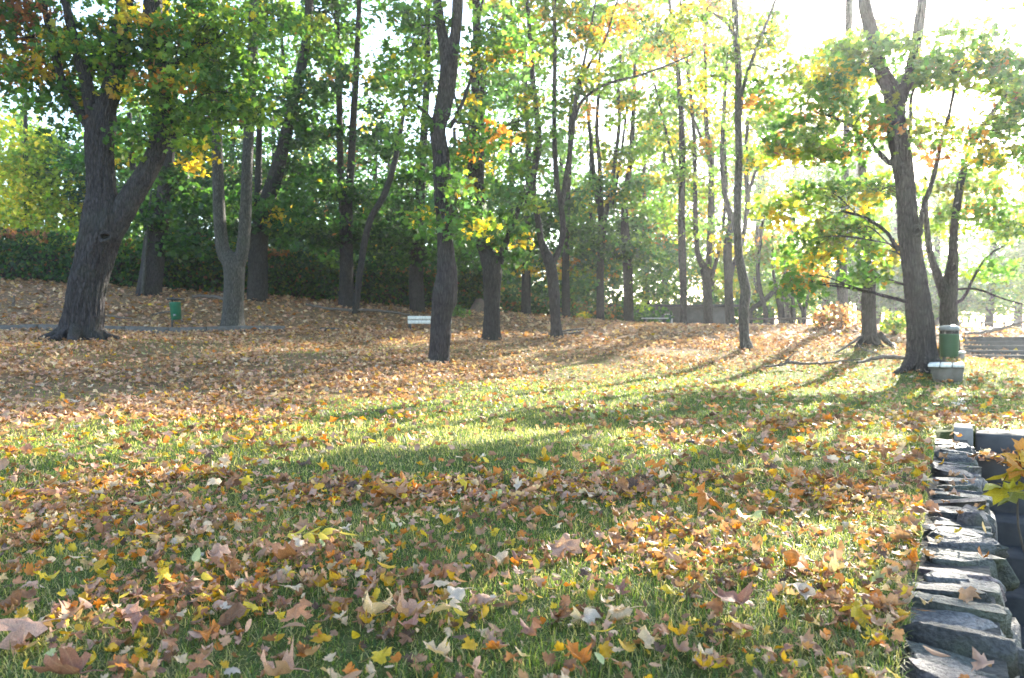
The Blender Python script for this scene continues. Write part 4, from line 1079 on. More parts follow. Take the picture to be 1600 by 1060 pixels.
bough('fallen_branch', 'thick fallen branch at the left foot of the front right maple', [(1340, 567, 15.2, .05), (1370, 560, 15.6, .08), (1392, 558, 15.6, .09), (1418, 561, 15.2, .07)], twigs=((.5, (-.4, .2, .12), .03),))
bough('fallen_branch', 'fallen limb propped against the mossy-footed trunk', [(1305, 552, 17.4, .04), (1325, 540, 17.8, .06), (1346, 525, 18.1, .06)], lift=.05, twigs=((.5, (.35, .1, -.05), .03),))
bough('fallen_branch', 'short grey stick under the mossy-footed trunk', [(1338, 536, 17.4, .03), (1350, 546, 17.2, .035), (1366, 552, 17.0, .03)])
bough('fallen_bough', 'dark dead bough lying across the top of the distant steps', [(1508, 527, 22.6, .07), (1530, 520, 22.8, .09), (1560, 514, 23, .10), (1585, 507, 23.2, .08), (1604, 501, 23.4, .06)], lift=.08, twigs=((.6, (.5, -.1, -.12), .04),))
bough('pole', 'upper dark pole lying behind the low-forking maple', [(862, 518, 22.6, .07), (885, 517, 22.6, .07), (912, 514, 22.8, .06)], cat='pole', lift=.1)
bough('pole', 'lower dark pole lying behind the low-forking maple', [(845, 522, 22.0, .07), (880, 522, 22.0, .07), (908, 519, 22.2, .06)], cat='pole', lift=.06)
bough('stick', 'thin stick on the leaves between big left maple and bin', [(162, 493, 20.8, .04), (185, 496, 20.8, .05), (206, 498, 20.8, .03)], cat='stick')
bough('stick', 'curved stick passing behind the left bin', [(238, 492, 21.4, .04), (255, 488, 21.6, .045), (270, 489, 21.4, .04), (286, 503, 20.6, .03)], cat='stick', lift=.12)
bough('fallen_log', 'long dark log on the leaves along the hedge foot', [(300, 463, 25.6, .1), (330, 464, 25.8, .12), (352, 468, 25.6, .1)], cat='log')
bough('fallen_log', 'thin dark trunk lying at the hedge foot left of the white bench', [(478, 476, 26.6, .08), (530, 484, 26.4, .09), (590, 486, 26.6, .1), (640, 492, 26.8, .08)], cat='log')
bough('fallen_log', 'dark log beside the rail fence foot', [(1172, 510, 26.5, .1), (1185, 508, 26.5, .14), (1205, 510, 26.4, .1)], cat='log')
bough('stick', 'small black stick in the lawn among brown leaves right of centre', [(1042, 690, 5.65, .012), (1062, 696, 5.5, .018), (1086, 700, 5.4, .02)], cat='stick', lift=.03)
bough('stump_stake', 'short broken stake in the sunlit leaves at far left', [(21, 478, 22.0, .07), (22, 462, 22.0, .05)], cat='stake')

# ------------------------------------------------------------------ litter bins
def lathe(prof, n=28):
    prof = np.array(prof, float); a = np.linspace(0, 2 * np.pi, n, endpoint=False); m = len(prof)
    V = np.stack([prof[:, 0, None] * np.cos(a), prof[:, 0, None] * np.sin(a), np.repeat(prof[:, 1, None], n, 1)], -1).reshape(-1, 3)
    i = np.arange(m - 1)[:, None] * n; j = np.arange(n)[None]; j2 = (j + 1) % n
    return V, [np.stack([i + j, i + j2, i + n + j2, i + n + j], -1).reshape(-1, 4)]
def bin_left():
    b = W(269, 513, 20.3); b[2] = gz(b[0], b[1])
    t = empty('litter_bin', b, 'green tilted litter bin hanging on a dark post by the left kerb', 'litter bin')
    V, Fs = tube(np.c_[np.zeros(8), np.zeros(8), np.linspace(-.1, .83, 8)], np.full(8, .025), 10); obj('post', mesh('post', V, Fs, M_DARK, smooth=True), t)
    V, Fs = lathe([(0.0, .24), (.10, .24), (.125, .26), (.14, .68), (.148, .70), (.135, .70), (.12, .3), (0, .28)])
    V = V @ np.array([[1, 0, .08], [0, 1, 0], [-.08, 0, 1]]); V += [.14, -.02, 0]
    o = obj('bucket', mesh('bucket', V, Fs, M_GREEN, smooth=True), t)
    V, Fs = box(.10, 0, .79, .36, .34, .05, .02); V[:, 2] += -.03 * (V[:, 0] - .1) ** 2 * 10
    obj('lid', mesh('lid', V, Fs, M_DARK), t)
    for z in (.36, .62):
        V, Fs = box(.01, 0, z, .05, .09, .03, .005); obj('bracket', mesh('bracket', V, Fs, M_DARK), t)
    V, Fs = box(.14, -.165, .36, .07, .006, .05); obj('label_plate', mesh('label_plate', V, Fs, M_LIDGREY), t)
bin_left()
def bin_right():
    d = 14.3
    b = W(1483, 586, d); b[2] = gz(b[0], b[1])
    t = empty('litter_bin', b, 'dark green cylinder litter bin with grey domed lid behind the backless bench', 'litter bin')
    zt = W(1483, 523, d)[2] - b[2]; z0 = 0.2
    V, Fs = lathe([(0, z0), (.14, z0), (.152, z0 + .02), (.166, zt - .02), (.175, zt), (.17, zt + .012), (.158, zt), (.145, z0 + .05), (0, z0 + .04)], 36)
    obj('bucket', mesh('bucket', V, Fs, M_GREEN2, smooth=True), t)
    V, Fs = lathe([(.165, zt + .075), (.178, zt + .085), (.178, zt + .13), (.15, zt + .158), (.08, zt + .172), (0, zt + .176)], 36)
    o = obj('lid', mesh('lid', V, Fs, M_LIDGREY, smooth=True), t)
    V, Fs = tube(np.c_[np.zeros(8), np.full(8, .175), np.linspace(-.1, zt + .1, 8)], np.full(8, .028), 10); obj('post', mesh('post', V, Fs, M_DARK, smooth=True), t)
    for z in (z0 + .08, zt + .1):
        V, Fs = box(0, .165, z, .06, .05, .04, .005); obj('bracket', mesh('bracket', V, Fs, M_DARK), t)
bin_right()

# ------------------------------------------------------------------ benches
def frame_box(o_, ax, ay, sx0, sx1, sy0, sy1, z0, z1, bev=.01):
    V, Fs = box((sx0 + sx1) / 2, (sy0 + sy1) / 2, (z0 + z1) / 2, sx1 - sx0, sy1 - sy0, z1 - z0, bev)
    W_ = V[:, :1] * ax + V[:, 1:2] * ay; W_[:, 2] += V[:, 2]
    return W_, Fs
def bench_right():
    d = 12.7
    b = W(1452, 603, d); b[2] = gz(b[0], b[1])
    t = empty('park_bench', b, 'backless bench with sunlit plank seat on concrete blocks, by the right maple', 'bench')
    ax = np.array([*Pb, 0]); ay = np.array([*Pa, 0])
    H = W(1452, 569, d)[2] - b[2]
    # seat frame: x across, y along the path
    conc = plain_material('shaded_concrete', (0.07, 0.06, 0.045), (0.15, 0.135, 0.11), 7, .9, .5)  # concrete toned darker and browner, the supports' shade put into the colour
    for k, y in enumerate((0.0, 1.15)):
        prof = [(0.07, -.06), (.46, -.06), (.50, H - .05), (0.0, H - .05), (.03, H * .55)]
        V = []
        for yy in (y, y + .14):
            for px, pz in prof: V.append(ax * px + ay * yy + np.array([0, 0, pz]))
        n = 5; Fq = [[i, (i + 1) % n, n + (i + 1) % n, n + i] for i in range(n)]
        obj('support', mesh('support', np.array(V), [np.array(Fq), np.array([[4, 3, 2, 1, 0], [5, 6, 7, 8, 9]])], conc), t)
    for k in range(3):
        x0 = -.02 + k * .178
        V, Fs = frame_box(0, ax, ay, x0, x0 + .165, -.05, 1.36, H - .049, H, .008)
        obj('plank', mesh('plank', V, Fs, M_PLANK), t)
bench_right()
def bench_left():
    d = 24.0
    b = W(638, 518, d); b[2] = gz(b[0], b[1]) + .05
    t = empty('park_bench', b, 'bench with white plank backrest half hidden by the bulging grey maple', 'bench')
    ax = np.array([1.0, .12, 0]); ay = np.array([-.12, 1.0, 0])
    top = W(638, 494, d)[2] - b[2]
    for x in (0, 1.2):
        V, Fs = frame_box(0, ax, ay, x, x + .09, 0.05, .5, -.1, .28); obj('support', mesh('support', V, Fs, M_CONC_DARK), t)
        V, Fs = frame_box(0, ax, ay, x + .002, x + .088, .0, .07, -.1, top - .02); obj('back_post', mesh('back_post', V, Fs, M_CONC_DARK), t)
    for k in range(2):
        z = top - .115 - k * .13
        V, Fs = frame_box(0, ax, ay, -.02, 1.34, -.045, -.002, z, z + .112, .006); obj('back_plank', mesh('back_plank', V, Fs, M_PLANK), t)
    for k in range(3):
        V, Fs = frame_box(0, ax, ay, -.02, 1.34, .09 + k * .14, .215 + k * .14, .282, .318, .006); obj('seat_plank', mesh('seat_plank', V, Fs, M_WOOD_DEAD), t)
bench_left()
# a small square post beside the steps
b = W(1500, 568, 16.4); b[2] = gz(b[0], b[1])
t = empty('stone_post', b, 'small pale capped stone post just right of the green cylinder bin', 'post')
zt = W(1500, 551, 16.4)[2] - b[2]
V, Fs = box(0, 0, zt / 2 - .06, .13, .13, zt + .06, .01, .5); obj('shaft', mesh('shaft', V, Fs, M_CONC), t)
V, Fs = box(0, 0, zt + .0, .18, .18, .05, .02, .5); obj('cap', mesh('cap', V, Fs, M_PLANK), t)

# drain slab, rock
b = W(516, 516, 21.2); b[2] = gz(b[0], b[1])
t = empty('drain_inlet', b, 'dark drain opening in the leaf bank left of the white bench', 'drain')
V, Fs = box(0, 0, .05, .52, .3, .06, .015, .1); obj('cover', mesh('cover', V, Fs, M_CONC_DARK), t)
V, Fs = box(0, -.13, -.02, .46, .06, .07, 0, .1); obj('mouth', mesh('mouth', V, Fs, M_INNER), t)  # solid black box painted as the shade inside the opening

def blob_stone(sx, sy, sz, seed, sub=3, sharp=0.55, rough=0.16):
    """A rounded-off boulder: a superellipsoid roughened by noise."""
    nth, nph = 8 + 4 * sub, 5 + 3 * sub
    th = np.linspace(0, 2 * np.pi, nth, endpoint=False); ph = np.linspace(-np.pi / 2, np.pi / 2, nph)
    TH, PH = np.meshgrid(th, ph, indexing='xy')
    pw = lambda a, e: np.sign(a) * np.abs(a) ** e
    x = pw(np.cos(PH), sharp) * pw(np.cos(TH), sharp); y = pw(np.cos(PH), sharp) * pw(np.sin(TH), sharp); z = pw(np.sin(PH), sharp)
    n_ = fbm(x * 1.3 + seed * 1.7 + 40, y * 1.3 + z * 1.9 + seed + 40, seed, 3) - .5
    m_ = fbm(x * 4 + seed + 40, y * 4 - z * 3 + 40, seed + 3, 2) - .5
    k = 1 + rough * 1.5 * n_ + rough * 0.5 * m_
    V = np.stack([x * k, y * k, z * k], -1).reshape(-1, 3)
    rs = np.random.default_rng(seed + 1000)
    for _ in range(9):                                     # broken faces
        nv = unit(rs.normal(size=3) * [1, 1, .8]); h = rs.uniform(.55, .92)
        V = V - np.maximum(0, V @ nv - h)[:, None] * nv
    tn = unit(np.array([rs.normal() * .10, rs.normal() * .10, 1.0])); V = V - np.maximum(0, V @ tn - rs.uniform(.35, .6))[:, None] * tn   # a flattish bed on top
    V = V + (fbm(V[:, 0] * 6 + 40 + seed, V[:, 1] * 6 + V[:, 2] * 5 + 40, seed + 7, 3) - .5)[:, None] * unit(V) * .13
    V = V * (np.array([sx, sy, sz]) / 2 * 1.12)
    i = np.arange(nph - 1)[:, None] * nth; j = np.arange(nth)[None]; j2 = (j + 1) % nth
    Fq = np.stack([i + j, i + j2, i + nth + j2, i + nth + j], -1).reshape(-1, 4)
    return V, [Fq]
b = W(746, 488, 31.0)
V, Fs = blob_stone(.75, .4, 1.5, 5, 3, .5); o = obj('boulder', mesh('boulder', V, Fs, M_STONE, smooth=True)); o.location = b; o.rotation_euler = (0, .35, 0); o.color = (.2, .14, .11, 1)
props(o, 'brown upright slab of rock left of the rugged old maple', 'boulder')

# ------------------------------------------------------------------ shed, rail fence
def shed():
    d = 41.0
    b = W(960, 513, d); b[2] = gz(b[0], d) - .1
    t = empty('shed', b, 'low grey shed wall with teal door beyond the crest of the bank', 'shed')
    P = lambda u, v: W(u, v, d) - b
    x0, x1, zt = P(958, 478)[0], P(1146, 478)[0], P(958, 480)[2]
    dx0, dx1, dz = P(1040, 0)[0], P(1049, 0)[0], P(0, 492)[2]
    for a, c in ((x0, dx0 - .06), (dx1 + .06, x1)):
        V, Fs = box((a + c) / 2, 1.5, zt / 2, c - a, 3.0, zt); obj('wall', mesh('wall', V, Fs, M_PLASTER), t)
    V, Fs = box((dx0 + dx1) / 2, 1.5, (zt + dz + .06) / 2, dx1 - dx0 + .12, 2.98, zt - dz - .06); obj('lintel_wall', mesh('lintel_wall', V, Fs, M_PLASTER), t)
    V, Fs = box((dx0 + dx1) / 2, .08, dz / 2, dx1 - dx0, .05, dz); dr = obj('door', mesh('door', V, Fs, M_DOOR), t)
    V, Fs = box(dx1 - .05, .03, dz * .5, .03, .05, .12, .005); obj('handle', mesh('handle', V, Fs, M_LIDGREY), dr)
    for q in (dx0 - .03, dx1 + .03):
        V, Fs = box(q, .0, dz / 2, .055, .12, dz); obj('door_frame', mesh('door_frame', V, Fs, M_PLANK), t)
    V, Fs = box((dx0 + dx1) / 2, .0, dz + .03, dx1 - dx0 + .12, .12, .055); obj('door_frame', mesh('door_frame', V, Fs, M_PLANK), t)
    V, Fs = box((x0 + x1) / 2, 1.4, zt + .06, x1 - x0 + .4, 3.5, .12, .02); obj('roof', mesh('roof', V, Fs, M_CONC_DARK), t)
shed()
b = W(1023, 511, 33); b[2] = gz(b[0], b[1])
t = empty('park_bench', b, 'white plank seat peeping over the crest before the shed', 'bench')
for x in (-.4, .4):
    V, Fs = box(x, 0, .12, .1, .4, .36, .01); obj('support', mesh('support', V, Fs, M_CONC_DARK), t)
for k in range(3):
    V, Fs = box(0, -.15 + k * .15, .32, 1.1, .13, .04, .006); obj('plank', mesh('plank', V, Fs, M_PLANK), t)

def rail_fence(label, pts, n_post, h, rails, mat):
    P = np.array([W(*p) for p in pts]); P[:, 2] = ground(P[:, 0], P[:, 1])
    t = empty('rail_fence', P[0], label, 'fence'); b = P[0].copy()
    Q = catmull(P, n_post)
    for q in Q:
        V, Fs = box(q[0] - b[0], q[1] - b[1], q[2] - b[2] + h / 2 - .1, .1, .1, h + .2, .015, R.random()); obj('post', mesh('post', V, Fs, mat), t)
    for z in rails:
        for i in range(n_post - 1):
            V, Fs = tube(np.array([Q[i] + [0, -.07, z], (Q[i] + Q[i + 1]) / 2 + [0, -.07, z + R.normal() * .01], Q[i + 1] + [0, -.07, z]]) - b, np.full(3, .035), 7)
            obj('rail', mesh('rail', V, Fs, mat, smooth=True), t)
rail_fence('dark wooden rail fence on the crest below the fork-stemmed trees', [(1168, 509, 27.5), (1290, 509, 27.0)], 4, .32, (.26,), M_WOOD_DEAD)
rail_fence('pale rail fence far off beyond the distant steps', [(1500, 515, 34), (1640, 515, 33)], 5, .45, (.38, .18), M_CONC)

# ------------------------------------------------------------------ path edging, distant steps, near steps, stone wall
def steps(name, label, s0, t0, t1, z0, rise, tread, n, mats, bdir=1):
    o0 = PP(s0, t0, z0)
    t = empty(name, o0, label, 'steps')
    ax = np.array([*Pb, 0]); ay = np.array([*Pa, 0])
    for k in range(n):
        V, Fs = frame_box(0, ax, ay, 0, t1 - t0, k * tread, k * tread + tread + .25, k * rise - .25, (k + 1) * rise, .012)
        V = V + R.normal(size=3) * [0, 0, .004]
        obj('step', mesh('step', V, Fs, mats), t)
    return t
# near flight: five steps rising away from the viewer up to the lawn
sN = 4.49
steps('stone_steps', 'dark concrete steps at the right edge climbing to the lawn beside the stone wall', sN - 7 * .32, .02, 3.0, -8 * .155 + .003, .155, .32, 8, M_CONC_DARK)
o0 = PP(sN - .08, -.13, 0); ax = np.array([*Pb, 0]); ay = np.array([*Pa, 0])
V, Fs = frame_box(0, ax, ay, 0, .13, 0, .42, -.5, .055, .012); o = obj('cheek_block', mesh('cheek_block', V, Fs, M_CONC)); o.location = o0
props(o, 'square concrete block ending the stone wall at the top step', 'block')
# far flight
e = W(1507, 560, 19.6); s_, t_ = path_st(e[0], e[1])
steps('park_steps', 'worn flight of grey steps in the distance at the right edge', float(s_), float(t_), float(t_) + 3.4, e[2] - .03, .115, .62, 5, M_CONC_DARK)
# edging stones from the block to the bench
for k, s in enumerate(np.arange(5.1, 12.2, .62)):
    q = PP(s, -.02 + R.normal() * .03); q[2] = gz(q[0], q[1]) - .005
    V, Fs = blob_stone(.11, .34 + .1 * R.random(), .07, 60 + k, 1, .5, .1)
    o = obj('edging_stone', mesh('edging_stone', V, Fs, M_STONE, smooth=True)); o.location = q; o.rotation_euler = (0, 0, -math.atan2(Pa[0], Pa[1]) + R.normal() * .06); o.color = (.22, .21, .19, 1)
    words = ['first', 'second', 'third', 'fourth', 'fifth', 'sixth', 'seventh', 'eighth', 'ninth', 'tenth', 'eleventh', 'twelfth'][k]
    props(o, 'flat pale edging stone by the lawn path, %s from the concrete block' % words, 'stone', 'edging stones along the lawn path')

def stone_wall():
    b = PP(0, -.13, 0)
    t = empty('stone_wall', b, 'rough fieldstone retaining wall running up the right edge of the lawn', 'wall')
    V, Fs = frame_box(0, ax, ay, -.14, .09, -2.2, 4.42, -1.6, -.035, .0); obj('core', mesh('core', V, Fs, M_MORTAR), t)
    tint = [(.085, .08, .078), (.115, .105, .10), (.065, .062, .06), (.135, .10, .10), (.10, .082, .08), (.16, .15, .142), (.075, .078, .062)]
    rotz = -math.atan2(Pa[0], Pa[1])
    s, k = -1.5, 0
    while s < 4.38:
        big = s < 1.6
        th = R.uniform(.07, .15) if s < 0.6 else (R.uniform(.08, .16) if s < 1.6 else R.uniform(.075, .12))
        th = min(th, 4.44 - s) if 4.44 - s > .06 else .08
        wide = R.uniform(.18, .26) if s > 1 else R.uniform(.22, .29)
        hgt = R.uniform(.11, .17)
        two = big and R.random() < 0.3
        for j in range(2 if two else 1):
            wj = wide * (.52 if two else 1); tj = -.13 + (0 if not two else (-.25 if j == 0 else .25) * wide)
            V, Fs = blob_stone(wj * 1.05, th * 1.02, hgt, 100 + k * 3 + j, 7 if big else 4, R.uniform(.3, .55), R.uniform(.16, .26))
            o = obj('stone', mesh('stone', V, Fs, M_STONE, smooth=True), t)
            o.location = PP(s + th / 2, tj + R.normal() * .015, -.055 - .05 * max(0, s - 3.6) + R.normal() * .014) - b
            o.rotation_euler = (R.normal() * .06, R.normal() * .06, rotz + R.normal() * .14)
            c = np.array(tint[R.integers(0, len(tint))]) * R.uniform(.9, 1.6); o.color = (*c, 1)
        s += th * .86; k += 1
    rl = np.random.default_rng(3)
    # the face of the wall towards the steps
    for row in range(5):
        s = -1.5 + R.random() * .1
        while s < 4.2:
            L = R.uniform(.2, .42)
            V, Fs = blob_stone(.2, L * 1.04, .25, 400 + k, 2, .5, .18); k += 1
            o = obj('stone', mesh('stone', V, Fs, M_STONE, smooth=True), t)
            o.location = PP(s + L / 2, -.085 + R.normal() * .012, -.22 - row * .235) - b
            o.rotation_euler = (R.normal() * .05, R.normal() * .06, rotz + R.normal() * .04)
            c = np.array(tint[R.integers(0, len(tint))]) * R.uniform(.8, 1.1); o.color = (*c, 1)
            s += L
stone_wall()

# ------------------------------------------------------------------ fallen leaves
TAN = (0.42, 0.225, 0.12); PINK = (0.52, 0.295, 0.20); PALE = (0.66, 0.46, 0.28); BROWN = (0.25, 0.115, 0.055); DKBROWN = (0.12, 0.065, 0.042); FORANGE = (0.58, 0.19, 0.025)
FYEL = (0.66, 0.44, 0.03); FGOLD = (0.58, 0.32, 0.02); PALEGREEN = (0.46, 0.46, 0.20); MAUVE = (0.34, 0.155, 0.105); GREYW = (0.62, 0.48, 0.36); RUSTO = (0.43, 0.185, 0.085)
NAMED = {'tan': TAN, 'pinkish tan': PINK, 'pale tan': PALE, 'brown': BROWN, 'dark brown': DKBROWN, 'orange': FORANGE, 'yellow': FYEL, 'golden': FGOLD, 'mauve brown': MAUVE, 'greyish': GREYW, 'rusty': RUSTO, 'pale green': PALEGREEN}
SHAPES = {}
def ragged(outline, seed):
    """A leaf of its own: uneven lobes, a lopsided blade, sometimes a torn edge."""
    rs = np.random.default_rng(seed); c = np.array([0, .36]); v = outline - c
    a = np.arctan2(v[:, 0], v[:, 1])
    k = 1 + .16 * np.sin(a * 2 + rs.uniform(0, 6)) * rs.uniform(.3, 1) + .10 * np.sin(a * 3 + rs.uniform(0, 6)) + rs.normal(size=len(a)) * .05
    if rs.random() < .5:
        t0 = rs.uniform(-3, 3); k *= 1 - .55 * np.exp(-((np.angle(np.exp(1j * (a - t0)))) / .35) ** 2)
    sh = rs.uniform(-.25, .25); v = v * k[:, None] * [rs.uniform(.78, 1.05), rs.uniform(.9, 1.1)]
    v[:, 0] += sh * v[:, 1]; v[0] = outline[0] - c
    return v + c
def leafset(key, outline, params, rings=3, centre=(0, .36)):
    SHAPES[key] = []
    for p in params:
        uv, Fs = flat_leaf(ragged(outline, int(p[4] * 13 + 5)) if key != 'oval' else outline, rings, centre)
        SHAPES[key].append((curl(uv, *p), Fs, uv))
leafset('flat', MAPLE, [(.2, .4, .5, 0, 1), (-.3, .5, .55, 0, 2), (.1, -.5, .5, 0, 3), (.3, .8, .5, 1.2, 13), (.2, .6, .6, -.8, 21), (-.2, .9, .6, .6, 22)])
leafset('cupped', MAPLE, [(.9, .7, .6, 0, 4), (.5, 1.2, .55, 1.2, 5), (-.9, .8, .6, 0, 6), (.3, -1.4, .6, -1.0, 7), (.6, 1.8, .6, 2.0, 14), (-.5, 1.5, .7, -1.2, 23), (.8, -.9, .7, .9, 24), (.2, 1.4, .7, 1.8, 25)])
leafset('curled', MAPLE, [(0, .7, .4, 4.6, 8), (0, 2.6, .5, 2.2, 9), (0, -2.0, .5, -2.8, 10), (0, .8, .5, -5.0, 11), (0, 3.0, .5, 3.0, 15), (0, 1.6, .6, 3.6, 26), (0, -2.6, .6, 2.4, 27), (0, 2.2, .6, -3.4, 28)])
leafset('oval', OVAL, [(.9, .5, .05, 0, 12), (-.8, .7, .05, 0, 13), (1.4, -.7, .05, 0, 14)], 2, (0, .5))
STALK = tube(catmull([[0, -.4, 0], [.03, -.62, .06], [.0, -.85, .09]], 6), np.linspace(.016, .010, 6), 5)
OBJ_LEAF = {}
for key, lst in SHAPES.items():
    OBJ_LEAF[key] = []
    for bv, bf, uv in lst:
        if key == 'oval':
            OBJ_LEAF[key].append(mesh('fallen_leaf', bv, bf, M_FALLO, uv=uv, smooth=True))
        else:
            z0 = bv[0] - np.array([0, -.4, 0])
            V, Fs = join([(bv, bf), (STALK[0] + z0, STALK[1])])
            OBJ_LEAF[key].append(mesh('fallen_leaf', V, Fs, M_FALLO, uv=np.vstack([uv, np.full((len(STALK[0]), 2), .3)]), smooth=True))
taken, notable = [], []
def lay_leaf(x, y, size, key, colour, label, yaw=None, tilt=None, lift=None, var=None, group=None, pitch=None):
    var = int(R.integers(0, len(OBJ_LEAF[key]))) if var is None else var
    o = bpy.data.objects.new('fallen_leaf', OBJ_LEAF[key][var]); link(o)
    lift = R.uniform(.025, .05) if lift is None else lift
    z = gz(x, y) + lift
    o.location = (x, y, z); o.scale = (size,) * 3
    tl = R.normal() * .18 if tilt is None else tilt
    pt = R.normal() * .18 if pitch is None else pitch
    o.rotation_euler = (pt, tl, R.uniform(0, 6.28) if yaw is None else yaw)
    c = np.array(NAMED[colour]) * R.uniform(.85, 1.12) if isinstance(colour, str) else np.array(colour)
    o.color = (*np.clip(c, 0, .8), 1)
    props(o, label, 'leaf', group or 'fallen leaves in the foreground grass')
    taken.append((x, y, size))
    return o
def on_lawn(u, v):
    d = CAM_H * F / (v - 530.0)
    for _ in range(4):
        x = (u - 800) / F * d
        d = (CAM_H - gz(x, d) - .03) * F / (v - 530.0)
    return (u - 800) / F * d, d
# (u, v, size in photo pixels, form, colour, label, yaw, pitch, tilt)
HERO = [
 (1244, 872, 76, 'cupped', 'orange', 'bright orange maple leaf standing up in dark grass, right foreground', .6, .85, .2),
 (1140, 930, 92, 'flat', 'mauve brown', 'large mauve maple leaf lying open, right foreground', .1, .45, 0),
 (1155, 978, 64, 'flat', 'rusty', 'rusty pink maple leaf hanging below the large mauve leaf', 3.0, .5, .1),
 (711, 922, 50, 'flat', 'greyish', 'small whitish maple leaf lying flat in the centre foreground', 1.3, .2, 0),
 (585, 942, 96, 'curled', 'pale tan', 'big pale tan curled leaf, left one of the large centre pair', .7, .3, .2),
 (635, 950, 80, 'cupped', 'pinkish tan', 'big pinkish brown-edged leaf, right one of the large centre pair', 2.4, .3, -.2),
 (574, 968, 50, 'curled', 'golden', 'golden rolled leaf tucked under the big pale tan leaf', 1.9, .2, 0),
 (465, 957, 66, 'flat', 'rusty', 'rusty orange maple leaf standing upright left of the large centre pair', .1, .95, 0),
 (392, 949, 44, 'cupped', 'yellow', 'bright yellow folded maple leaf left of the upright rusty one', 1.2, .3, .3),
 (258, 902, 44, 'cupped', 'yellow', 'clear yellow folded leaf, upper left foreground', .4, .4, 0),
 (306, 874, 36, 'oval', 'pale green', 'upright pale yellow-green oval leaf, left foreground', .2, 1.0, .2),
 (341, 859, 52, 'cupped', 'pinkish tan', 'pink tan leaf tilted right behind the upright oval leaf', .9, .7, 0),
 (440, 855, 74, 'cupped', 'rusty', 'broad rusty domed leaf beside the yellow compound leaf', 1.5, .3, 0),
 (235, 928, 56, 'curled', 'golden', 'golden rolled leaf pointing up, left foreground', 2.2, .3, .3),
 (215, 962, 60, 'cupped', 'mauve brown', 'dark mauve crumpled leaf just below the golden rolled leaf', 1.0, .4, .2),
 (165, 974, 32, 'cupped', 'yellow', 'small glossy yellow leaf left of the dark mauve crumpled leaf', 2.0, .2, 0),
 (32, 968, 104, 'cupped', 'pinkish tan', 'large pinkish dry leaf at the left edge', 1.7, .15, 0),
 (90, 1030, 110, 'curled', 'mauve brown', 'long dull mauve leaf in the lower left corner', 1.5, .1, 0),
 (880, 846, 76, 'cupped', 'pinkish tan', 'tall pinkish brown maple leaf standing behind the centre foreground', .1, .8, .1),
 (845, 796, 46, 'cupped', 'orange', 'orange folded leaf in the middle of the lawn', 1.1, .5, .2),
 (1100, 774, 64, 'cupped', 'orange', 'sunlit orange leaf propped up, right middle of the lawn', .3, .8, .1),
 (1166, 800, 54, 'flat', 'pale green', 'pale silvery green leaf showing its underside, right of centre', 1.8, .3, .1),
 (938, 1036, 34, 'oval', 'pale green', 'small pale green leaf tip at the bottom edge centre', .5, .9, 0),
 (900, 1022, 62, 'cupped', 'orange', 'orange-brown maple leaf standing at the bottom edge centre', .4, .9, .1),
 (430, 1040, 98, 'cupped', 'pinkish tan', 'large pale pink leaf at the bottom edge left of centre', 1.2, .25, .1),
 (312, 1040, 44, 'flat', 'rusty', 'rusty pointed maple leaf at the bottom edge left', .2, .9, 0),
 (1100, 1036, 60, 'curled', 'golden', 'golden leaf with dark spots at the bottom edge right', 1.7, .35, .1),
 (1245, 916, 62, 'flat', 'greyish', 'pale grey-pink ragged leaf below the bright orange standing leaf', 2.1, .25, 0),
 (770, 856, 70, 'curled', 'pale tan', 'long pale twisted leaf in the middle foreground', 2.6, .3, .3),
 (608, 884, 42, 'oval', 'golden', 'golden yellow oval leaf with brown tip, centre left', 1.5, .3, 0),
 (838, 886, 32, 'oval', 'yellow', 'upright narrow yellow leaf near the tall pinkish leaf', .2, .9, 0),
 (722, 752, 36, 'cupped', 'yellow', 'lemon yellow leaf in the upper middle lawn', 1.0, .5, .1),
 (610, 760, 70, 'cupped', 'tan', 'ragged tan leaf heap piece in the upper left lawn', .6, .5, .1),
 (680, 1016, 56, 'cupped', 'pale tan', 'round hollow tan leaf below the small whitish leaf', .9, .7, 0),
 (1060, 985, 64, 'curled', 'golden', 'golden curled leaf left of the rusty pink hanging leaf', 2.0, .3, .2),
 (960, 940, 70, 'curled', 'pale tan', 'long tan rolled leaf right of the centre foreground', 1.7, .2, .1),
 (1300, 885, 60, 'cupped', 'pale tan', 'pale tan flat leaf right of the bright orange standing leaf', 1.2, .3, 0),
 (1455, 790, 40, 'cupped', 'rusty', 'orange leaf leaning on the stone wall top', .2, .9, .2),
 (1430, 815, 46, 'curled', 'tan', 'tan tube-rolled leaf beside the stone wall', 2.2, .2, 0),
 (1150, 975, 30, 'oval', 'yellow', 'small yellow leaf in front of the large mauve leaf', .9, .6, 0),
 (1290, 650, 30, 'cupped', 'orange', 'orange leaf far back near the stone wall', .9, .6, 0),
]
for u, v, px, form, colr, lab, yaw, pitch, tilt in HERO:
    x, y = on_lawn(u, v + px * .25)
    lay_leaf(x, y, px * y / F * .78, form, colr, lab, yaw, tilt, .045 + .25 * px * y / F * abs(math.sin(pitch * .55)), None, 'eye-catching leaves on the lawn', pitch * .55)
    notable.append((x, y, lab))
